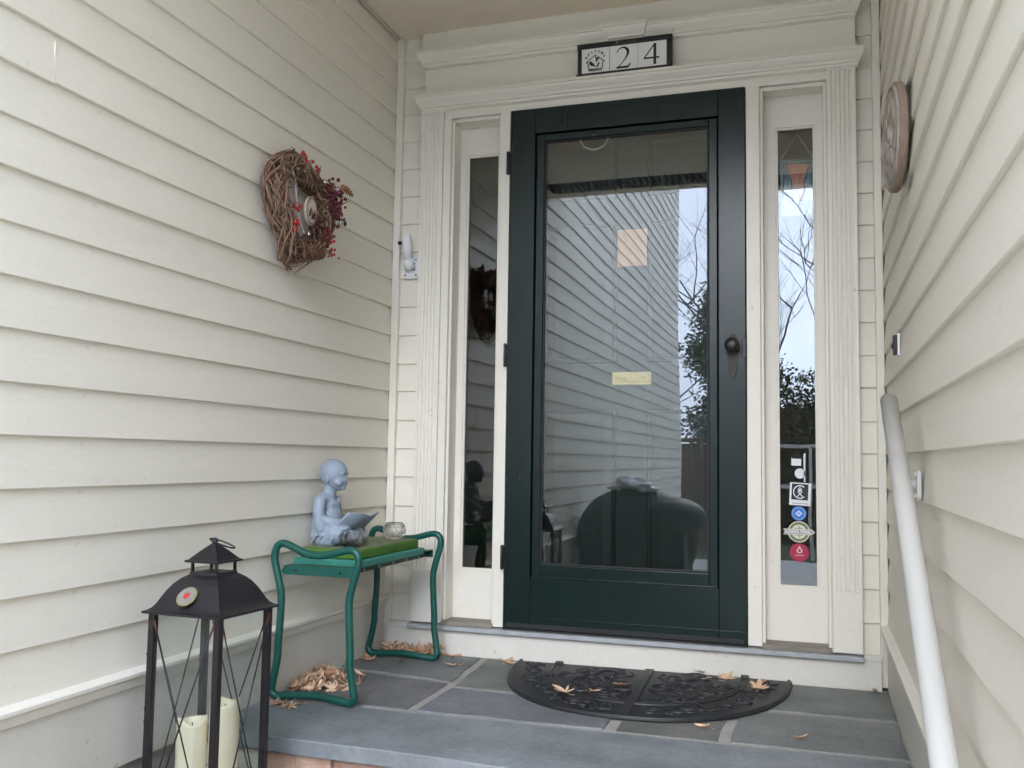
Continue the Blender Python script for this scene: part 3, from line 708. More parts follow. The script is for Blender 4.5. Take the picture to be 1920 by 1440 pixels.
# ---- cut glass candle holders
def holder(loc, label, s=1.0):
    mb = MB(); prof = [(.020, 0), (.030, .005), (.038, .016), (.041, .029), (.039, .042), (.033, .053), (.028, .058), (.025, .056), (.031, .043), (.033, .029), (.029, .016), (.015, .009)]
    n = 26; vs_ = []
    for j, (r_, z) in enumerate(prof):
        for k in range(n):
            rr_ = r_*(1+(.045 if (k+j) % 2 and 0 < j < 6 else 0)); a = 2*math.pi*(k+.5*(j % 2))/n; vs_.append((rr_*math.cos(a)*s, rr_*math.sin(a)*s, z*s))
    fs = []
    for j in range(len(prof)-1):
        for k in range(n): fs.append((j*n+k, j*n+(k+1) % n, (j+1)*n+(k+1) % n, (j+1)*n+k))
    fs += [tuple(range(n-1, -1, -1)), tuple(range((len(prof)-1)*n, len(prof)*n))]
    mb.add(vs_, fs); o = mb.build('candle_holder', 'cut_glass', None, loc=loc); tag(o, label, 'candle holder', 'round glass candle holders on the bench'); return o
holder((-.322, -.655, PADZ+.0005), 'round cut-glass candle holder in front of the statue', 1.0)
holder((-.330, -.300, PADZ+.0005), 'round cut-glass candle holder at the far end of the bench', 1.02)

# ---- lantern
LZ = -.2845
lan = thing('lantern', 'tall black metal lantern with crossed rods and domed roof at lower left', 'lantern', (-.290, -1.448, LZ), R(-3))
HS = .097
MB().box(-.108, .108, -.108, .108, 0, .018).box(-.1, .1, -.1, .1, .018, .03).build('base', 'lantern_metal', lan, .003, local=True)
for sx in (-1, 1):
    for sy in (-1, 1):
        p = MB().box(sx*HS-.0085, sx*HS+.0085, sy*HS-.0085, sy*HS+.0085, .0305, .5575).build('post', 'lantern_metal', lan, .0015, local=True)
for i, (ax, s) in enumerate((('x', 1), ('x', -1), ('y', 1), ('y', -1))):
    pg = MB(); o_ = s*(HS-.002)
    if ax == 'x': pg.box(o_-.001, o_+.001, -HS+.009, HS-.009, .031, .556)
    else: pg.box(-HS+.009, HS-.009, o_-.001, o_+.001, .031, .556)
    pg.build('pane', 'lantern_glass', lan, local=True)
    o_ = s*(HS+.0055)
    for q in (1, -1):
        a = (o_, -q*(HS-.006), .545); c_ = (o_, q*(HS-.006), .036)
        if q < 0: a = (a[0]+s*.0035, a[1], a[2]); c_ = (c_[0]+s*.0035, c_[1], c_[2])
        if ax == 'y': a = (a[1], a[0], a[2]); c_ = (c_[1], c_[0], c_[2])
        MB().tube([a, c_], .0019, 6).build('cross_rod', 'lantern_metal', lan, local=True)
        d = (Vector(a)-Vector(c_)).normalized()
        MB().tube([Vector(a)-d*.001, Vector(a)-d*.03], .0026, 6).build('rust_patch', 'rust', lan, local=True)
for z in (.12, .30, .33, .46): MB().lathe([(.004, 0), (.004, .005), (.002, .006)], 8, (-HS-.006, -HS-.0085, z), 'y').build('hinge_pin', 'lantern_metal', lan, local=True)
def square_loft(prof, name, m, bevel=0):
    n = 8; vs_ = []
    for h_, z in prof:
        for k in range(4):
            a = [(1, -1), (1, 1), (-1, 1), (-1, -1)][k]; c_ = [(1, -1), (1, 1), (-1, 1), (-1, -1)][(k+1) % 4]
            for j in range(n): t = j/n; vs_.append((h_*(a[0]+(c_[0]-a[0])*t), h_*(a[1]+(c_[1]-a[1])*t), z))
    M_ = 4*n; fs = []
    for i in range(len(prof)-1):
        for k in range(M_): fs.append((i*M_+k, i*M_+(k+1) % M_, (i+1)*M_+(k+1) % M_, (i+1)*M_+k))
    fs += [tuple(range(M_-1, -1, -1)), tuple(range((len(prof)-1)*M_, len(prof)*M_))]
    return MB().add(vs_, fs).build(name, m, lan, bevel, local=True)
dome = [(.104, .556), (.1165, .558), (.117, .5635), (.108, .566), (.100, .572), (.093, .582), (.086, .596), (.078, .611), (.067, .627), (.055, .639), (.046, .645), (.041, .648), (.040, .654)]
dm = square_loft(dome, 'roof', 'lantern_metal')
for sx in (-1, 1):
    for sy in (-1, 1): MB().box(sx*.036-.003, sx*.036+.003, sy*.036-.003, sy*.036+.003, .6545, .6775).build('cap_post', 'lantern_metal', lan, local=True)
square_loft([(.046, .677), (.050, .678), (.050, .682), (.044, .684), (.024, .705), (.004, .724)], 'cap', 'lantern_metal')
MB().ball((0, 0, .729), .0085, 12, 8).build('finial', 'lantern_metal', lan, local=True)
# carrying ring flopped to the far right
ring = []
for i in range(28):
    a = 2*math.pi*i/28; ring.append((.014+.028*math.cos(a)*.92, .012+.028*math.sin(a)*.55+.028*math.cos(a)*.5, .7265-.012*math.cos(a)-.004))
MB().tube(ring, .0021, 6, True).build('carry_ring', 'lantern_metal', lan, local=True)
# round badge on the dome's front face
nrm = Vector((0, -.74, .67)).normalized(); cen = Vector((-.006, -.0872, .600)); ux = Vector((1, 0, 0)); uy = nrm.cross(ux)
def disc(c, r0, n, th, poly=None, nn=nrm):
    pts = poly or [(r0*math.cos(2*math.pi*i/n), r0*math.sin(2*math.pi*i/n)) for i in range(n)]
    m_ = len(pts); vs_ = [c+ux*x+uy*y for x, y in pts] + [c+ux*x+uy*y+nn*th for x, y in pts]
    return MB().add(vs_, [tuple(range(m_-1, -1, -1)), tuple(range(m_, 2*m_))] + [(i, (i+1) % m_, m_+(i+1) % m_, m_+i) for i in range(m_)])
bdg = disc(cen, .027, 28, .004).build('badge', 'badge_yellow', lan, .001, local=True); bdg['label'] = 'round grey and yellow badge with a red emblem on the lantern roof'
disc(cen+nrm*.0042, .0225, 28, .0008).build('badge_face', 'badge_grey', bdg, local=True)
fl = [(0, .013), (.003, .006), (.009, .008), (.007, .001), (.011, -.003), (.004, -.005), (.002, -.011), (-.003, -.005), (-.010, -.004), (-.006, .001), (-.009, .007), (-.003, .006)]
disc(cen+nrm*.0052, 0, 0, .0008, fl).build('emblem', 'badge_red', bdg, local=True)
def candle(loc, h, r_, label):
    mb = MB(); n = 28; vs_ = []; rings = [(r_*.98, 0), (r_, .004), (r_, h*.4), (r_, h-.012)]
    for rr_, z in rings:
        for k in range(n): a = 2*math.pi*k/n; vs_.append((rr_*math.cos(a), rr_*math.sin(a), z))
    for q, (f_, dz) in enumerate(((1.0, 0), (.93, .006), (.82, .003), (.6, -.014), (.25, -.018))):
        for k in range(n): a = 2*math.pi*k/n; vs_.append((r_*f_*math.cos(a), r_*f_*math.sin(a), h-.004+dz+(.006*math.sin(a*2+loc[0]*20)+.003*math.sin(a*3+1))*(1 if q < 3 else .3)))
    m_ = 9; fs = []
    for i in range(m_-1):
        for k in range(n): fs.append((i*n+k, i*n+(k+1) % n, (i+1)*n+(k+1) % n, (i+1)*n+k))
    fs += [tuple(range(n-1, -1, -1)), tuple(range((m_-1)*n, m_*n))]
    c_ = thing('candle', label, 'candle', loc, 0, 'pillar candles in the lantern')
    MB().add(vs_, fs, True).build('wax', 'candle', c_, local=True)
    MB().tube([(0, 0, h-.025), (.001, 0, h-.008)], .0012, 6).build('wick', 'ink', c_, local=True)
candle((-.3195, -1.470, LZ+.031), .263, .0365, 'shorter ivory pillar candle inside the black lantern')
candle((-.2565, -1.427, LZ+.031), .303, .0365, 'taller ivory pillar candle inside the black lantern')

# ---- wreath
wrt = thing('wreath', 'heart-shaped grapevine wreath with red berries and pinecones on left wall', 'wreath', (XL, -.80, 1.26))
outer = [(-.911, 1.641), (-.986, 1.592), (-1.016, 1.519), (-.988, 1.421), (-.946, 1.36), (-.908, 1.279), (-.84, 1.256), (-.702, 1.337), (-.640, 1.399), (-.610, 1.481), (-.585, 1.549), (-.605, 1.586), (-.67, 1.612), (-.748, 1.604), (-.837, 1.636)]
inner = [(-.898, 1.582), (-.918, 1.555), (-.925, 1.51), (-.910, 1.455), (-.880, 1.415), (-.850, 1.380), (-.81, 1.370), (-.765, 1.395), (-.725, 1.43), (-.702, 1.47), (-.695, 1.51), (-.703, 1.535), (-.735, 1.545), (-.79, 1.548), (-.85, 1.565)]
ctrl = [(Vector(a)+Vector(b_))/2 for a, b_ in zip(outer, inner)]; hw = [(Vector(a)-Vector(b_)).length/2 for a, b_ in zip(outer, inner)]
nd = [(Vector(a)-Vector(b_)).normalized() for a, b_ in zip(outer, inner)]
def ringpt(u):
    n = len(ctrl); u = u % n; i = int(u); t = u-i; j = (i+1) % n; t2 = t*t*(3-2*t)
    return ctrl[i].lerp(ctrl[j], t), hw[i]*(1-t)+hw[j]*t, nd[i].lerp(nd[j], t2)
rv = random.Random(11); vine = MB(); DX = .040
for k in range(95):
    u0 = rv.uniform(0, 15); ln = rv.uniform(2.2, 9); ph = rv.uniform(0, 6.28); sp = rv.uniform(.5, 1.5)*rv.choice((-1, 1)); rad = rv.uniform(.55, 1.08); pts = []
    m_ = int(ln*3.2)
    for i in range(m_+1):
        u = u0+ln*i/m_; c_, h_, n_ = ringpt(u); a = ph+sp*ln*i/m_
        q = c_+n_*(h_*rad*math.cos(a)); x = XL+.012+DX+DX*rad*math.sin(a)+rv.uniform(-.003, .003); pts.append((max(x, XL+.006), q.x+rv.uniform(-.004, .004), q.y+rv.uniform(-.004, .004)))
    vine.tube(pts, rv.uniform(.0019, .0042), 5)
for k in range(110):
    c_, h_, n_ = ringpt(rv.uniform(0, 15)); p = Vector((XL+.03+rv.uniform(0, .06), c_.x+rv.uniform(-.03, .03), c_.y+rv.uniform(-.03, .03)))
    d = Vector((rv.uniform(-.4, .5), rv.uniform(-1, 1), rv.uniform(-1, 1))).normalized(); l = rv.uniform(.03, .065)
    pts = [p, p+d*l*.5+Vector((.006, rv.uniform(-.01, .01), rv.uniform(-.01, .01))), p+d*l]; pts = [Vector((max(q.x, XL+.006), q.y, q.z)) for q in pts]
    vine.tube(pts, [.0026, .0022, .0012], 5)
tag(vine.build('grapevine', 'vine', wrt), None, kind='stuff')
def cluster(name, m, cs, stem=True):
    mb = MB(); sm_ = MB()
    for (c_, n, spread, r_) in cs:
        for i in range(n):
            p = (c_[0]+abs(rv.gauss(0, spread*.6)), c_[1]+rv.gauss(0, spread), c_[2]+rv.gauss(0, spread)); mb.ball(p, r_*rv.uniform(.75, 1.15), 7, 5)
            if i % 3 == 0: sm_.tube([(XL+.05, c_[1], c_[2]), ((p[0]+XL+.05)/2, (p[1]+c_[1])/2+.004, (p[2]+c_[2])/2), p], .0009, 4)
    o = mb.build(name, m, wrt); o['kind'] = 'stuff'
    sm_.build('berry_stem', 'vine', o)['kind'] = 'stuff'
xf = XL+.085
cluster('red_berries', 'berry_red', [((xf, -.848, 1.632), 9, .011, .0065), ((xf, -.775, 1.612), 7, .009, .006), ((xf+.005, -.913, 1.39), 12, .013, .0062), ((xf, -.668, 1.366), 12, .016, .0052), ((xf, -.70, 1.40), 8, .014, .005), ((xf-.01, -.872, 1.464), 9, .011, .0055)])
cluster('dark_berries', 'berry_dark', [((xf, -.672, 1.552), 34, .024, .0068), ((xf, -.635, 1.52), 36, .022, .007), ((xf, -.655, 1.50), 26, .022, .007), ((xf-.01, -.70, 1.41), 22, .024, .0055), ((xf-.01, -.755, 1.43), 14, .02, .005), ((xf, -.70, 1.575), 14, .016, .005)])
def cone(p, d, ln, rd, m, nscale=60):
    mb = MB(); d = Vector(d).normalized(); a_ = d.orthogonal().normalized(); b_ = d.cross(a_); p = Vector(p)
    mb.tube([p-d*ln*.5, p, p+d*ln*.48], [rd*.5, rd*.55, rd*.15], 8)
    for i in range(nscale):
        t = i/nscale; ang = i*2.39996; r_ = rd*(math.sin(math.pi*(t*.88+.12))**.7); c_ = p+d*(t-.5)*ln
        o_ = a_*math.cos(ang)+b_*math.sin(ang); s_ = d.cross(o_); w_ = rd*.34
        tip = c_+o_*r_+d*ln*.06; base = c_+o_*r_*.35
        mb.add([base-s_*w_*.4, base+s_*w_*.4, tip+s_*w_*.6, tip+o_*.002, tip-s_*w_*.6, tip-d*.003+o_*.001], [(0, 1, 2, 3), (0, 3, 4), (0, 4, 5), (1, 5, 2), (2, 5, 4, 3), (0, 5, 1)])
    return mb.build('pinecone', m, wrt)
cone((xf+.01, -.80, 1.335), (.75, .45, -.1), .075, .036, 'cone_brown', 80)
cone((xf+.02, -.595, 1.592), (.3, .8, -.42), .055, .013, 'cone_tan', 46)
cone((xf-.01, -.725, 1.345), (.6, -.2, -.5), .05, .026, 'cone_brown', 60)
ws = MB().lathe([(.044, 0), (.046, .003), (.046, .009), (.043, .0105)], 26, (0, 0, 0), 'x').build('wood_slice', 'wood_slice', wrt, loc=(XL+.075, -.797, 1.468)); ws.scale = (1, .82, 1.05)
MB().tube([(XL+.086, -.797+.041*math.cos(a/26*6.283)*.8, 1.468+.043*math.sin(a/26*6.283)) for a in range(26)], .0022, 5, True).build('bark_ring', 'vine', wrt)
sq = MB()
for k in range(7):
    c_ = (-.797+rv.uniform(-.014, .014), 1.468+rv.uniform(-.02, .02)); sq.tube([(XL+.0865, c_[0]+.008*math.cos(a*1.1+k), c_[1]+.011*math.sin(a*1.7+k)) for a in range(5)], .0011, 4)
sq.build('burned_drawing', 'ink', wrt)
bs = MB(); bpts = smooth_path([(XL+.075, -.912, 1.585), (XL+.085, -.905, 1.54), (XL+.085, -.897, 1.50), (XL+.08, -.875, 1.46), (XL+.08, -.862, 1.42), (XL+.085, -.84, 1.385)], False, 7)
for p in bpts: bs.ball(p, .0036, 6, 4)
bs.build('bead_string', 'bead_grey', wrt)['kind'] = 'stuff'
for (y, z) in ((-.832, 1.385), (-.738, 1.585), (-.622, 1.475), (-.672, 1.588)):
    MB().lathe([(.002, .009), (.0045, .006), (.006, -.002), (.008, -.008)], 10, (xf+.012, y, z)).build('jingle_bell', 'bell_silver', wrt)
blk = MB().ball((xf+.02, -.603, 1.472), (.006, .007, .009), 8, 6).tube([(xf-.01, -.64, 1.49), (xf+.012, -.607, 1.497), (xf+.02, -.603, 1.478)], .0009, 4).build('black_berry', 'ink', wrt)

def rrect(x0, x1, z0, z1, r_, n=6):
    out = []
    for cx, cz, a0 in ((x1-r_, z1-r_, 0), (x0+r_, z1-r_, 90), (x0+r_, z0+r_, 180), (x1-r_, z0+r_, 270)):
        for i in range(n+1): a = R(a0+90*i/n); out.append((cx+r_*math.cos(a), cz+r_*math.sin(a)))
    return out
# ---- white flag pole holder by the left corner
fb = thing('flagpole_holder', 'white flagpole holder screwed to the clapboards beside the door', 'flag bracket', (-.432, .03, 1.394))
MB().prism(rrect(-.470, -.398, 1.396, 1.485, .016), 'y', .019, .029).build('base_plate', 'white_plastic', fb, .002)
MB().tube([(-.436, .018, 1.440), (-.438, .004, 1.455), (-.439, -.004, 1.475)], [.024, .022, .0195], 18).build('socket', 'white_plastic', fb)
MB().tube([(-.439, -.003, 1.472), (-.442, -.018, 1.572)], .0195, 20).build('tube', 'white_plastic', fb)
MB().tube([(-.458, -.012, 1.540), (-.478, -.013, 1.541)], [.005, .009], 8).build('thumb_screw', 'black_metal', fb)
mk = MB()
for (x, z) in ((-.412, 1.474), (-.459, 1.412), (-.411, 1.410)): mk.lathe([(.0035, .0165), (.0035, .0188)], 8, (x, 0, z), 'y')
mk.build('screw', 'black_metal', fb)
mk = MB()
for i in range(5): mk.tube([(-.424+.003*math.sin(i*2.1), .0165, 1.462-.007*i), (-.416+.003*math.cos(i*1.7), .0160, 1.458-.006*i), (-.421, .0165, 1.453-.006*i)], .0016, 5)
mk.build('emblem', 'ink', fb)

# ---- handrail
rail = thing('handrail', 'round white handrail sloping down the near right wall', 'handrail', (1.31, -2.4, GZ))
a = Vector((1.325, -.985, .820)); c_ = Vector((1.325, -2.44, -.094))
MB().tube([a, a.lerp(c_, .3), a.lerp(c_, .6), c_], .0205, 24).build('rail', 'white_paint', rail)
def bracket(y, z):
    mb = MB().tube([(1.325, y, z-.024), (1.327, y-.01, z-.07), (1.338, y-.015, z-.105), (1.358, y-.015, z-.118), (1.372, y-.015, z-.118)], [.008, .009, .009, .010, .012], 10)
    br = mb.build('bracket', 'white_paint', rail)
    MB().prism(rrect(y-.045, y+.015, z-.155, z-.085, .012), 'x', 1.369, 1.3785).build('wall_plate', 'white_paint', br, .002)
    for dz in (-.145, -.095): MB().lathe([(.006, 1.366), (.007, 1.3695)], 10, (0, y-.015, z+dz), 'x').build('screw', 'white_paint', br)
    MB().box(1.313, 1.337, y-.03, y+.03, z-.030, z-.024).build('saddle', 'white_paint', br, .002)
bracket(-1.12, .735); bracket(-2.25, .025)

# ---- round plaque on the right wall
pq = thing('round_plaque', 'round weathered terracotta relief plaque hung on the near right wall', 'plaque', (1.359, -.93, 1.505), R(4))
PR = .140
MB().lathe([(PR*.97, .008), (PR, .004), (PR, -.010), (PR*.985, -.0135)], 48, (0, 0, 0), 'x').build('disc', 'terracotta', pq, .001, local=True)
MB().lathe([(PR*.975, -.0137), (PR*.97, -.0150), (PR*.86, -.0152), (PR*.84, -.0165), (PR*.5, -.0175), (PR*.1, -.018)], 40, (0, 0, 0), 'x').build('relief_field', 'stone_relief', pq, local=True)
rl = MB()
for i in range(9):
    t = 2*math.pi*i/9; rl.ball((-.0165, PR*.55*math.cos(t), PR*.55*math.sin(t)), (.005, .020, .026), 10, 6)
for i in range(5): rl.ball((-.0175, .03*math.cos(i*1.4), -.02+.035*math.sin(i*1.4)), (.006, .016, .02), 10, 6)
rl.tube([(-.0145, PR*.91*math.cos(i/40*6.283), PR*.91*math.sin(i/40*6.283)) for i in range(40)], .005, 6, True)
rl.build('relief', 'stone_relief', pq, local=True)

# ---- doorbell
db = thing('doorbell', 'small black doorbell with white plate on the right wall', 'doorbell', (1.376, -.60, .975))
MB().box(1.3765, 1.3835, -.618, -.582, .972, 1.036).build('plate', 'white_plastic', db, .002)
MB().box(1.3660, 1.3762, -.616, -.584, .976, 1.032).build('button_body', 'ink', db, .001)
MB().lathe([(.008, 1.3655), (.008, 1.363), (.005, 1.362)], 12, (0, -.60, 1.0), 'x').build('button', 'sign_black', db)

# ---- text helper
def text_mesh(s, size, m, shear=0, extr=.0004, bold=0):
    cu = bpy.data.curves.new('t', 'FONT'); cu.body = s; cu.size = size; cu.align_x = 'CENTER'; cu.align_y = 'CENTER'; cu.extrude = extr; cu.shear = shear; cu.offset = bold; cu.resolution_u = 3
    o = bpy.data.objects.new('t', cu); COL.objects.link(o); bpy.context.view_layer.update()
    dg = bpy.context.evaluated_depsgraph_get(); me = bpy.data.meshes.new_from_object(o.evaluated_get(dg)); bpy.data.objects.remove(o)
    me.materials.clear(); me.materials.append(MAT[m]); return me
def put_text(s, size, m, parent, x, y, z, rot=0, wscale=1, bold=0, name='lettering'):
    me = text_mesh(s, size, m, bold=bold); o = link(name, me, parent, loc=(x, y, z)); o.rotation_euler = (R(90), -rot, 0); o.scale = (wscale, 1, 1)
    return o

# ---- house number sign
sg = thing('house_number_sign', 'black framed sign of white tiles reading WELCOME FRIENDS 24 above the door', 'sign', (.466, -.005, 2.135))
SY = -.052
fm = MB()
x0, x1, z0, z1 = .282, .652, 2.134, 2.272
for a, c_, e, f_ in ((x0-.002, x1, z0, z0+.021), (x0, x1, z1-.017, z1+.001), (x0+.003, x0+.0165, z0+.0215, z1-.0175), (x1-.021, x1-.001, z0+.0215, z1-.0175)): fm.box(a, c_, SY, SY+.022, e, f_)
frm = fm.build('frame', 'sign_black', sg, .002)
MB().box(x0+.005, x1-.005, SY+.012, SY+.0205, z0+.005, z1-.005).build('backing', 'sign_black', sg)
MB().box(.40, .53, SY+.021, -.0048, 2.18, 2.23).build('mount_block', 'sign_black', sg)
tw = (x1-.0215-(x0+.017))/3
for i in range(3):
    a = x0+.017+tw*i; MB().box(a+.0006, a+tw-.0006, SY+.006, SY+.0115, z0+.022, z1-.018).build('tile', 'tile_white', sg, .0006)
for z in (z0+.010, z1-.008): MB().lathe([(.0028, SY-.001), (.0028, SY+.001)], 8, (.440, 0, z), 'y').build('screw', 'chain_metal', frm)
TY = SY+.0053
def poly_part(name, m, parent, poly, y=TY, th=.0005): return MB().prism(poly, 'y', y, y+th).build(name, m, parent)
def stroke(pts, ws_):
    pts = [Vector(p) for p in pts]; Lp, Rp = [], []
    for i, p in enumerate(pts):
        t = (pts[min(i+1, len(pts)-1)]-pts[max(i-1, 0)]).normalized(); nn = Vector((-t.y, t.x))*ws_[i]/2; Lp.append(p+nn); Rp.append(p-nn)
    return Lp, Rp
def stroke_mb(mb, pts, ws_, y=TY, th=.0005):
    Lp, Rp = stroke(pts, ws_)
    for i in range(len(pts)-1):
        q = [Lp[i], Lp[i+1], Rp[i+1], Rp[i]]; mb.prism([(v.x, v.y) for v in q], 'y', y, y+th)
zc = (z0+.022+z1-.018)/2
# numeral 2 (old-style serif)
c2 = x0+.017+tw*1.5; d2 = MB()
sp2 = [(-.026, .020), (-.020, .031), (-.008, .038), (.005, .037), (.015, .028), (.017, .016), (.012, .002), (.001, -.014), (-.013, -.030), (-.027, -.042)]
sp2 = [(p.x, p.y) for p in smooth_path([(x, y, 0) for x, y in sp2], False, 4)]
n_ = len(sp2); wf = lambda t: .0035+.0075*math.exp(-((t-.47)/.19)**2)
stroke_mb(d2, [(c2+x, zc+z) for x, z in sp2], [wf(i/(n_-1)) for i in range(n_)])
stroke_mb(d2, [(c2-.027, zc-.0395), (c2+.018, zc-.0395), (c2+.024, zc-.032), (c2+.027, zc-.024)], [.0075, .0085, .006, .002], TY-.0002)
d2.build('numeral', 'ink', sg)
c4 = x0+.017+tw*2.5; d4 = MB()
stroke_mb(d4, [(c4+.010, zc+.040), (c4+.010, zc-.0415)], [.0105, .0105])
stroke_mb(d4, [(c4+.010, zc+.040), (c4-.030, zc-.014)], [.0045, .0045], TY-.0002)
stroke_mb(d4, [(c4-.032, zc-.0155), (c4+.027, zc-.0155)], [.0065, .0065], TY-.0004)
d4.build('numeral', 'ink', sg)
# birdhouse picture tile
c1 = x0+.017+tw*.5; pm = MB()
for pts in ([(-.038, -.004), (0, .026), (.038, -.004)], [(-.030, .0), (-.027, -.030)], [(.030, .0), (.027, -.030)], [(-.028, -.030), (.028, -.030)]):
    stroke_mb(pm, [(c1+x, zc+z-.004) for x, z in pts], [.0035]*len(pts))
pm.build('birdhouse_outline', 'ink', sg)
def blob(cx, cz, rx, rz, rot=0, n=14): return [(c1+cx+rx*math.cos(t)*math.cos(rot)-rz*math.sin(t)*math.sin(rot), zc+cz+rx*math.cos(t)*math.sin(rot)+rz*math.sin(t)*math.cos(rot)) for t in [2*math.pi*i/n for i in range(n)]]
pb_ = MB()
for i, a in enumerate(((-.014, -.014, .010, .006, -.3), (-.018, -.008, .006, .006, 0), (.006, .002, .010, .0035, 1.2), (.010, .006, .009, .003, .7), (.002, .010, .008, .0025, 1.9), (.012, -.016, .008, .003, 1.0), (-.004, -.022, .007, .003, -.5), (.008, -.024, .004, .004, 0))): pb_.prism(blob(*a), 'y', TY-.0001*i, TY+.0005-.0001*i)
pb_.build('bird_picture', 'ink', sg)
for i, ch in enumerate('WELCOME'):
    t = R(62-124*i/6); put_text(ch, .0125, 'ink', sg, c1+.040*math.sin(-t), TY-.0003, zc-.006+.042*math.cos(t), rot=t*.62, bold=.0003)
put_text('FRIENDS', .0135, 'ink', sg, c1, TY-.0003, zc-.0385, bold=.0004)

# ---- bits of an old insect nest left on the board over the cornice
nm = MB()
rn = random.Random(21)
for i in range(16): nm.ball((.735+rn.gauss(0, .012), .004, 2.385+rn.gauss(0, .006)), (rn.uniform(.003, .007), .004, rn.uniform(.002, .005)), 7, 5)
for i in range(5): nm.ball((.70+.02*i+rn.gauss(0, .01), .004, 2.365+rn.gauss(0, .012)), (.0025, .003, .002), 6, 4)
tag(nm.build('insect_nest', 'cone_brown'), 'small crumbly brown insect nest stuck above the door cornice', 'insect nest')

# ---- notice on the entry door, chain above it
nb = MB().box(.417, .533, .0965, .0985, 1.420, 1.566).build('paper_notice', 'paper_pink', None, loc=(0, 0, 0)); tag(nb, 'orange-pink square paper stuck on the inner green entry door', 'paper')
cm = MB()
def chain(pts, r_=.004, w_=.0011, mb=None):
    path = smooth_path(pts, False, 6); acc = 0; i = 0; last = None
    for a, c_ in zip(path[:-1], path[1:]):
        d = (c_-a); ln = d.length; nseg = max(1, int(round(ln/(r_*1.5))))
        for k in range(nseg):
            p = a.lerp(c_, (k+.5)/nseg); t = d.normalized(); s_ = t.orthogonal().normalized() if i % 2 else t.cross(t.orthogonal()).normalized(); i += 1
            mb.tube([p+t*r_*math.cos(q)+s_*r_*.6*math.sin(q) for q in [2*math.pi*j/8 for j in range(8)]], w_, 4, True)
chain([(.263, .088, 1.947), (.280, .086, 1.913), (.322, .085, 1.897), (.36, .086, 1.91), (.379, .088, 1.938)], .006, .0016, cm)
tag(cm.build('wreath_chain', 'chain_metal'), 'short metal chain drooping at the top of the door glass', 'chain')

# ---- suncatcher behind the right sidelight
sun_ = thing('suncatcher', 'blue and orange stained-glass panel hung on a chain inside right sidelight', 'suncatcher', (1.094, .118, 1.60))
ys = .114
MB().box(1.0335, 1.1545, ys, ys+.004, 1.585, 1.800).build('blue_glass', 'glass_blue', sun_)
MB().prism([(1.056, 1.783), (1.138, 1.779), (1.122, 1.715), (1.118, 1.64), (1.078, 1.64), (1.076, 1.715)], 'y', ys-.0012, ys-.0002).build('orange_glass', 'glass_orange', sun_)
ld = MB()
for a, c_ in (((1.0335, 1.800), (1.1545, 1.798)), ((1.0335, 1.585), (1.1545, 1.585)), ((1.0345, 1.585), (1.0345, 1.80)), ((1.1535, 1.585), (1.1535, 1.80)), ((1.045, 1.790), (1.146, 1.787)), ((1.045, 1.59), (1.045, 1.79)), ((1.146, 1.59), (1.146, 1.787)), ((1.056, 1.783), (1.076, 1.715)), ((1.076, 1.715), (1.078, 1.64)), ((1.138, 1.779), (1.122, 1.715)), ((1.122, 1.715), (1.118, 1.64)), ((1.056, 1.783), (1.138, 1.779))): ld.tube([(a[0], ys-.001, a[1]), (c_[0], ys-.001, c_[1])], .0022, 6)
ld.build('lead_came', 'lead', sun_)
cm = MB(); chain([(1.037, ys, 1.803), (1.068, ys, 1.852), (1.096, ys, 1.898)], .0038, .0011, cm); chain([(1.096, ys, 1.898), (1.122, ys, 1.855), (1.152, ys, 1.803)], .0038, .0011, cm); cm.build('chain', 'chain_metal', sun_)

# ---- stickers on the right sidelight
GY = .1046
def circ(cx, cz, r_, n=32): return [(cx+r_*math.cos(2*math.pi*i/n), cz+r_*math.sin(2*math.pi*i/n)) for i in range(n)]
def pp(parent, name, m, poly, lv): return MB().prism(poly, 'y', GY-.0004*lv, GY-.0004*lv+.0003).build(name, m, parent)
def rp(cx, cz, w_, h_, rot): return [(cx+x*math.cos(rot)-z*math.sin(rot), cz+x*math.sin(rot)+z*math.cos(rot)) for x, z in ((-w_/2, -h_/2), (w_/2, -h_/2), (w_/2, h_/2), (-w_/2, h_/2))]
s1 = thing('sticker', 'square black sticker with white ring, hiker symbol and white border', 'sticker', (1.096, GY, .508))
ro = R(-3)
pp(s1, 'border', 'paper_white', rp(1.0965, .548, .074, .082, ro), 0); pp(s1, 'black_field', 'ink', rp(1.0955, .556, .058, .058, ro), 1)
mb = MB(); tz = GY-.0008
arc = [(1.0955+.022*math.cos(t), .556+.023*math.sin(t)) for t in [R(48+264*i/24) for i in range(25)]]
stroke_mb(mb, arc, [.0036]*25, tz, .0003)
for pts in ([(1.088, .553), (1.0955, .566), (1.103, .553)], [(1.0885, .562), (1.0955, .5735), (1.1025, .562)], [(1.0955, .566), (1.0955, .550)], [(1.0955, .552), (1.0875, .539)], [(1.0955, .552), (1.1035, .539)]): stroke_mb(mb, pts, [.0036]*len(pts), tz-.0003, .0003); tz -= .00004
mb.build('hiker_symbol', 'paper_white', s1)
mb = MB()
for i in range(14): mb.box(1.0675+.0042*i-.0, 1.0705+.0042*i, GY-.0008, GY-.0005, .5135-.0002*i, .5175-.0002*i)
mb.build('fine_print', 'sticker_grey', s1)
s2 = thing('sticker', 'round blue sticker with pale diamond on the right sidelight', 'sticker', (1.091, GY, .452))
pp(s2, 'disc', 'sticker_blue', circ(1.091, .478, .0262), 0)
mb = MB(); stroke_mb(mb, [(x, z) for x, z in circ(1.091, .478, .0215)]+[(1.1125, .478)], [.0014]*33, GY-.0008, .0003); mb.build('ring', 'sticker_pale', s2)
pp(s2, 'diamond', 'sticker_pale', [(1.091-.0135, .478), (1.091, .478-.0125), (1.091+.0135, .478), (1.091, .478+.0125)], 2)
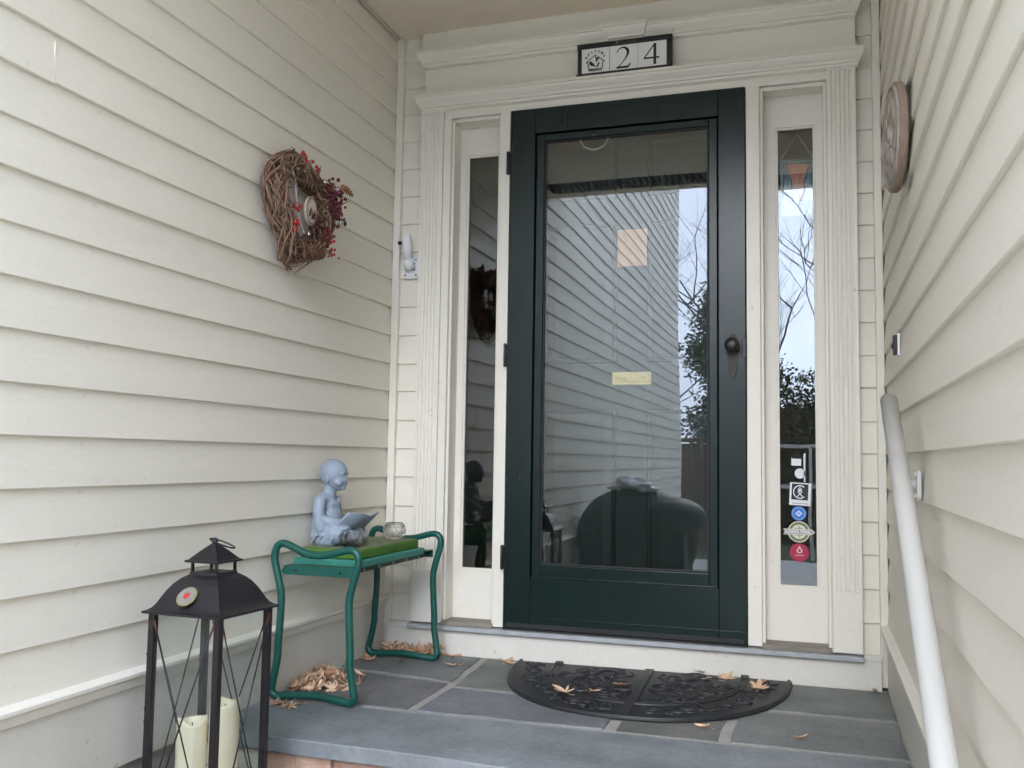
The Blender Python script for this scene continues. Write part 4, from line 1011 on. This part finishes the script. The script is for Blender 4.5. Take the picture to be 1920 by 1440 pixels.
pp(s2, 'mark', 'sticker_blue', [(1.084, .476), (1.091, .483), (1.098, .476), (1.094, .476), (1.091, .479), (1.088, .476)], 3)
s3 = thing('sticker', 'round olive LONG TRAIL sticker with arrow banner on the right sidelight', 'sticker', (1.092, GY, .376))
pp(s3, 'disc', 'sticker_cream', circ(1.091, .412, .0385), 0); pp(s3, 'green_ring', 'sticker_olive', circ(1.091, .412, .0352), 1); pp(s3, 'center_disc', 'sticker_cream', circ(1.091, .412, .0255), 2)
pp(s3, 'mountain', 'sticker_grey', [(1.070, .416), (1.080, .428), (1.085, .423), (1.092, .434), (1.100, .424), (1.104, .427), (1.112, .416)], 3)
pp(s3, 'mountain', 'sticker_grey', [(1.072, .407), (1.079, .397), (1.085, .400), (1.092, .390), (1.099, .399), (1.104, .397), (1.110, .407)], 3)
pp(s3, 'banner_edge', 'sticker_cream', [(1.036, .401), (1.134, .401), (1.148, .4115), (1.134, .422), (1.036, .422), (1.042, .4115)], 4)
pp(s3, 'banner', 'sticker_grey', [(1.0405, .4035), (1.133, .4035), (1.143, .4115), (1.133, .4195), (1.0405, .4195), (1.0455, .4115)], 5)
put_text('LONG TRAIL', .0150, 'paper_white', s3, 1.0905, GY-.0026, .4116, wscale=1.02, bold=.0005)
s4 = thing('sticker', 'round red sticker with pink flame emblem, lowest on the right sidelight', 'sticker', (1.092, GY, .30))
pp(s4, 'disc', 'sticker_red', circ(1.092, .3375, .0330), 0)
pp(s4, 'flame', 'sticker_pink', [(1.0835, .338), (1.082, .346), (1.087, .351), (1.0885, .356), (1.0925, .362), (1.0965, .356), (1.098, .351), (1.103, .346), (1.1015, .338), (1.0925, .334)], 1)
pp(s4, 'core', 'sticker_red', [(1.0885, .340), (1.0875, .345), (1.0925, .352), (1.0975, .345), (1.0965, .340), (1.0925, .338)], 2)
mb = MB()
for i in range(7): mb.box(1.078+.0042*i, 1.081+.0042*i, GY-.0008, GY-.0005, .3255, .329)
mb.build('fine_print', 'sticker_pink', s4)
s5 = tag(MB().prism([(1.0665, .652), (1.101, .651), (1.101, .676), (1.0685, .677), (1.0665, .683)], 'y', GY, GY+.0003).build('paper_slip', 'paper_white'), 'white paper slip on the right sidelight above the round white sticker', 'paper')
s6 = tag(MB().prism(circ(1.0965, .623, .0185), 'y', GY, GY+.0003).build('sticker', 'paper_white'), 'plain round white sticker above the black square sticker', 'sticker')
s7 = tag(MB().prism([(1.110, .592), (1.115, .592), (1.116, .690), (1.119, .694), (1.112, .697), (1.109, .690)], 'y', GY, GY+.0003).build('paper_strip', 'paper_white'), 'thin white vertical strip beside the round white sticker', 'paper')

# ---- fallen leaves
def leaf_mesh(seed, kind):
    rl_ = random.Random(seed); mb = MB()
    if kind == 'palm':
        n = rl_.choice((5, 7)); 
        for i in range(n):
            a = R(-115+230*i/(n-1))+rl_.uniform(-.12, .12); ln = .045*(1-.35*abs(i-(n-1)/2)/((n-1)/2))*rl_.uniform(.85, 1.15); wd = ln*rl_.uniform(.09, .16); up = rl_.uniform(.1, .95); tw_ = rl_.uniform(-.6, .6)
            vs_ = []
            for j in range(6):
                t = j/5; wv = wd*math.sin(math.pi*min(.97, t*.85+.12)); r_ = ln*t*(1-.15*up*t); z = .004+ln*up*.42*t*t
                for s in (-1, 0, 1): vs_.append((r_*math.cos(a)-s*wv*math.sin(a), r_*math.sin(a)+s*wv*math.cos(a), z+(abs(s)*wv*.7)+s*wv*tw_*t))
            mb.add(vs_, [(j*3+k, j*3+k+1, j*3+k+4, j*3+k+3) for j in range(5) for k in range(2)], True)
        mb.tube([(0, 0, .004), (-.02, .002, .003), (-.035, .006, .006)], .0008, 4)
    else:
        vs_ = []; n = 9; cu = rl_.uniform(.4, 1.1); tw_ = rl_.uniform(-1.4, 1.4); bend = rl_.uniform(-.012, .012)
        for j in range(n+1):
            t = j/n; wv = .0105*math.sin(math.pi*(t*.92+.05))**.8*(1+.18*math.sin(j*2.4+seed)); x = -.032+.064*t; ph = tw_*(t-.5)
            for q in (-1, -.5, 0, .5, 1):
                u_, v_ = q*wv, cu*.006*abs(q)**1.5
                vs_.append((x, bend*math.sin(t*3)+u_*math.cos(ph)-v_*math.sin(ph), .008+u_*math.sin(ph)+v_*math.cos(ph)+.010*cu*(t-.5)**2*4))
        mb.add(vs_, [(j*5+k, j*5+k+1, j*5+k+6, j*5+k+5) for j in range(n) for k in range(4)], True)
        mb.tube([(-.032, 0, .012), (-.05, .003, .006)], .0007, 4)
    me = mb.mesh('leaf', 'leaf'); return me
LEAVES = [leaf_mesh(i, 'palm') for i in range(5)] + [leaf_mesh(20+i, 'curl') for i in range(4)]
PILE = (0, 1, 2, 3, 4, 5, 6, 7, 8)
rl2 = random.Random(5)
LG = {}
def leaf(x, y, z, label, group, s=1.0, kinds=None, tilt=.35, col=None):
    o = bpy.data.objects.new('fallen_leaf', rl2.choice(LEAVES if kinds is None else [LEAVES[k] for k in kinds])); COL.objects.link(o)
    o.location = (x, y, z); o.rotation_euler = (rl2.uniform(-tilt, tilt), rl2.uniform(-tilt, tilt), rl2.uniform(0, 6.28)); q = s*rl2.uniform(.8, 1.2); o.scale = (q, q, q)
    cc = col or rl2.choice([(1, 1, 1), (.8, .68, .6), (1.2, 1.2, 1.15), (1.3, 1.35, 1.4), (.9, .8, .75)]); o.color = (*cc, 1)
    tag(o, label, 'leaf', group); return o
# pile along the left wall between the bench legs
for i in range(130):
    t = rl2.random(); y = -.72+.25*t; w_ = .055+.09*math.sin(math.pi*min(1, t*1.05)); x = XL+.022+abs(rl2.gauss(0, w_*.55)); h_ = .048*math.sin(math.pi*t)*max(0, 1-(x-XL)/.16)
    leaf(min(x, -.30), y, FZ+.002+rl2.uniform(0, 1)*h_, 'curled tan leaf in the pile along the left wall under the bench', 'leaves heaped under the bench along the left wall', .78, PILE, tilt=.8)
for i in range(110):
    t = rl2.random(); x = -.47+.24*t; y = -.04-abs(rl2.gauss(0, .03)); h_ = .065*(.35+.65*t)*max(.1, 1-abs(y)/.11)
    leaf(x, max(y, -.125), FZ+.002+rl2.uniform(0, 1)*h_, 'curled tan leaf in the heap in the corner by the door step', 'leaves heaped in the far corner behind the bench', .78, PILE, tilt=.8)
for x, y in ((-.41, -.885), (-.385, -.90), (-.43, -.91), (-.455, -.875), (-.36, -.875), (-.40, -.915)):
    leaf(x, y, FZ+.002, 'curled tan leaf by the near foot of the bench next to the lantern', 'leaves by the near bench foot', .85, (0, 1, 2, 3), .4, (1.25, 1.25, 1.2))
for x, y, lb, s, kk in ((-.330, -.225, 'broad brown leaf beside the far bench foot', .95, (5, 6)), (-.12, -.20, 'small pale leaf on the stone between bench and doormat', .8, (0, 1)), (-.17, -.105, 'flat brown leaf just right of the far bench foot', 1.0, (7, 8)), (-.36, -.50, 'broad tan leaf at the front of the pile under the bench', 1.1, (5, 7)),
                        (-.445, -.245, 'pale leaf by the far bench foot against the wall', 1.0, (2, 3)), (.048, -.10, 'tan leaf at the left tip of the doormat', 1.15, (1, 2)), (1.105, -.70, 'lone small leaf on the right-hand flagstone', .55, (5,)), (1.335, -.03, 'reddish leaf in the right corner by the step', .75, (6,)), (.836, -.70, 'brown leaf fragment at the front edge of the doormat', .7, (7,)), (-.26, -.62, 'tiny leaf scrap inside the near bench foot', .35, (1,))):
    leaf(x, y, FZ+.002, lb, None, s, kk, .2)
for x, y, lb, s in ((.38, -.505, 'largest pale leaf on the left half of the doormat', 1.1), (.455, -.445, 'small pale leaf left of the doormat center bar', .7), (.528, -.33, 'reddish-brown leaf beside the doormat center bar', .85), (.785, -.13, 'small star-shaped leaf on the right half of the doormat', .7), (.852, -.125, 'big tan leaf near the back of the doormat', 1.2), (.965, -.22, 'pale star-shaped leaf near the right tip of the doormat', 1.1), (.955, -.16, 'darker brown leaf at the right tip of the doormat', .8), (.76, -.045, 'pale leaf at the back edge of the doormat', .7)):
    leaf(x, y, FZ+.017, lb, None, s, (0, 1, 2, 3, 4), .2, (.75, .62, .55) if 'brown' in lb else (1.1, 1.12, 1.1))
for i in range(22):
    leaf(rl2.uniform(-.30, -.10), rl2.uniform(-1.27, -1.19), -.283+rl2.uniform(0, .075), 'leaf piled on the brick step below the front tread', 'leaves on the brick step', 1, None, .9, (.95, .75, .65))

# ================================================================== BEHIND THE CAMERA (seen mirrored in the glass)
gr = thing('covered_grill', 'black covered barbecue grill mirrored in the storm door glass', 'grill', (-.08, -3.25, GZ))
S = []
B((-.08, -3.22, .10), (.44, .27, .38)); S.append(('m', (MB().box(-.45, .29, -3.46, -2.99, GZ+.08, .16).v, MB().box(-.45, .29, -3.46, -2.99, GZ+.08, .16).f)))
B((.18, -3.2, .26), (.24, .23, .15)); B((-.22, -3.2, .26), (.22, .22, .17))
for i in range(12):
    x = -.44+.07*i; T([(x, -2.985, .25), (x+.01, -2.97, -.1), (x-.01, -2.965, GZ+.1)], [.006, .010, .015])
cv = remesh(S, 'cover', 'grill_cover', .02, 4); link('cover', cv, gr)
for x in (-.38, .2):
    MB().lathe([(.07, -.025), (.075, 0), (.07, .025)], 16, (x, -3.0, GZ+.077), 'y').build('wheel', 'black_metal', gr)
S = []
for i in range(30):
    u_ = random.uniform(-1, 1); B((-.10+.15*u_, -3.14+random.uniform(-.05, .05), .455+.10*(1-u_*u_)*random.uniform(.1, 1)), (random.uniform(.02, .05), .045, random.uniform(.015, .035)))
bag = link('plastic_bag', remesh(S, 'plastic_bag', 'bag_white', .008, 1)); tag(bag, 'white plastic bag on top of the covered grill', 'bag')

def foliage(name, m, parent, pts, size, rng, flat=.5):
    vs_ = []; fs = []
    for p in pts:
        d = Vector((rng.gauss(0, 1), rng.gauss(0, 1), rng.gauss(0, flat))).normalized(); e = d.orthogonal().normalized()*size*rng.uniform(.5, 1.1); d = d*size*rng.uniform(.7, 1.4)
        i = len(vs_); vs_ += [p, p+d*.5+e*.5, p+d, p+d*.5-e*.5]; fs.append((i, i+1, i+2, i+3))
    return MB().add(vs_, fs).build(name, m, parent)
def bare_tree(x, y, h, label, seed):
    rg = random.Random(seed); t = thing('bare_tree', label, 'tree', (x, y, GZ), 0, 'bare trees across the garden'); trunk = MB(); br = MB()
    def grow(p, d, ln, r_, lv):
        pts = [p]; q = Vector(p); dd = Vector(d)
        for i in range(4):
            dd = (dd+Vector((rg.uniform(-.22, .22), rg.uniform(-.22, .22), rg.uniform(-.05, .16)))).normalized(); q = q+dd*ln/4; pts.append(q.copy())
        (trunk if lv == 0 else br).tube(pts, [r_*(1-.12*i) for i in range(5)], 7 if lv < 2 else 4)
        if lv >= 4: return
        for k in range(3 if lv else 6):
            pp_ = pts[rg.choice((2, 3, 4))] if lv else pts[2+k % 3]; a = rg.uniform(0, 6.28)
            nd_ = (dd*.7+Vector((math.cos(a), math.sin(a), rg.uniform(.1, .7)))*.75).normalized(); grow(pp_, nd_, ln*rg.uniform(.55, .75), r_*.5, lv+1)
    grow(Vector((x, y, GZ-.05)), Vector((0, 0, 1)), h*.45, h*.0075, 0)
    trunk.build('trunk', 'bark', t); br.build('branches', 'bark', t)
bare_tree(.5, -15, 7.5, 'bare grey tree mirrored in the right sidelight', 1); bare_tree(2.2, -19, 9, 'taller bare tree farther back in the mirrored garden', 2); bare_tree(-3.5, -24, 9, 'distant bare tree behind the evergreen', 3)
def evergreen(x, y, h, rad, label, seed):
    rg = random.Random(seed); t = thing('evergreen_tree', label, 'tree', (x, y, GZ))
    MB().tube([(x, y, GZ-.05), (x+.1, y, GZ+h*.5), (x, y, GZ+h*.95)], [.16, .1, .03], 8).build('trunk', 'bark', t)
    pts = []; lm = MB()
    for k in range(70):
        z = GZ+h*rg.uniform(.12, .98); f_ = 1-(z-GZ)/h*.75; a = rg.uniform(0, 6.28); l = rad*f_*rg.uniform(.5, 1.1)
        e = Vector((x+l*math.cos(a), y+l*math.sin(a), z+rg.uniform(-.1, .35))); lm.tube([(x, y, z-.2), e], [.03, .01], 4)
        for j in range(420): pts.append(Vector((x, y, z-.1)).lerp(e, rg.uniform(.35, 1.08))+Vector((rg.gauss(0, .16), rg.gauss(0, .16), rg.gauss(0, .13))))
    lm.build('limbs', 'bark', t); foliage('crown', 'needle', t, pts, .07, rg)
evergreen(-.35, -14.2, 4.6, 1.4, 'dark evergreen tree mirrored at the right edge of the storm door', 4)
evergreen(-5.5, -20, 7, 2.2, 'large evergreen farther back in the mirrored garden', 6)
rg = random.Random(9)
hg = thing('hedge', 'low brown-green hedge along the far side of the garden', 'hedge', (1.5, -12.5, GZ))
foliage('foliage', 'hedge', hg, [Vector((rg.uniform(-.1, 4.5), -12.5+rg.gauss(0, .35), GZ+rg.uniform(.05, 2.6)+.25*math.sin(rg.uniform(0, 40)))) for i in range(36000)], .06, rg)
MB().box(-.1, 4.4, -12.7, -12.3, GZ, GZ+2.2).build('inner_twigs', 'bark', hg)
fn = thing('wooden_fence', 'brown board fence mirrored behind the covered grill', 'fence', (-2, -10.6, GZ))
for i in range(30):
    x = -4.4+.145*i; MB().box(x, x+.138, -10.62, -10.60, GZ, GZ+1.55+.01*(i % 3)).build('board', 'fence_wood', fn)
MB().box(-4.4, -.05, -10.66, -10.56, GZ+1.58, GZ+1.64).build('top_rail', 'fence_wood', fn)
nh = thing('neighbor_house', 'pale neighbouring house with white railing mirrored in the right sidelight', 'house', (3.5, -26, GZ))
MB().box(1.7, 9, -30, -26, GZ, 3.2).build('wall', 'neighbor_siding', nh); MB().prism([(-30.5, 3.2), (-28, 5.0), (-25.5, 3.2)], 'x', 1.4, 9.3).build('roof', 'shingle', nh)
for x in (2.4, 4.2, 6.2): MB().box(x, x+.9, -25.99, -25.95, .6, 1.9).build('window', 'window_dark', nh)
rlg = thing('railing', 'white garden railing mirrored in the right sidelight', 'railing', (1.0, -9.6, GZ))
for z in (GZ+.95, GZ+1.5): MB().box(.1, 2.6, -9.62, -9.58, z, z+.05).build('rail', 'white_paint', rlg)
for i in range(6): MB().box(.12+.48*i, .16+.48*i, -9.625, -9.575, GZ, GZ+1.55).build('post', 'white_paint', rlg)
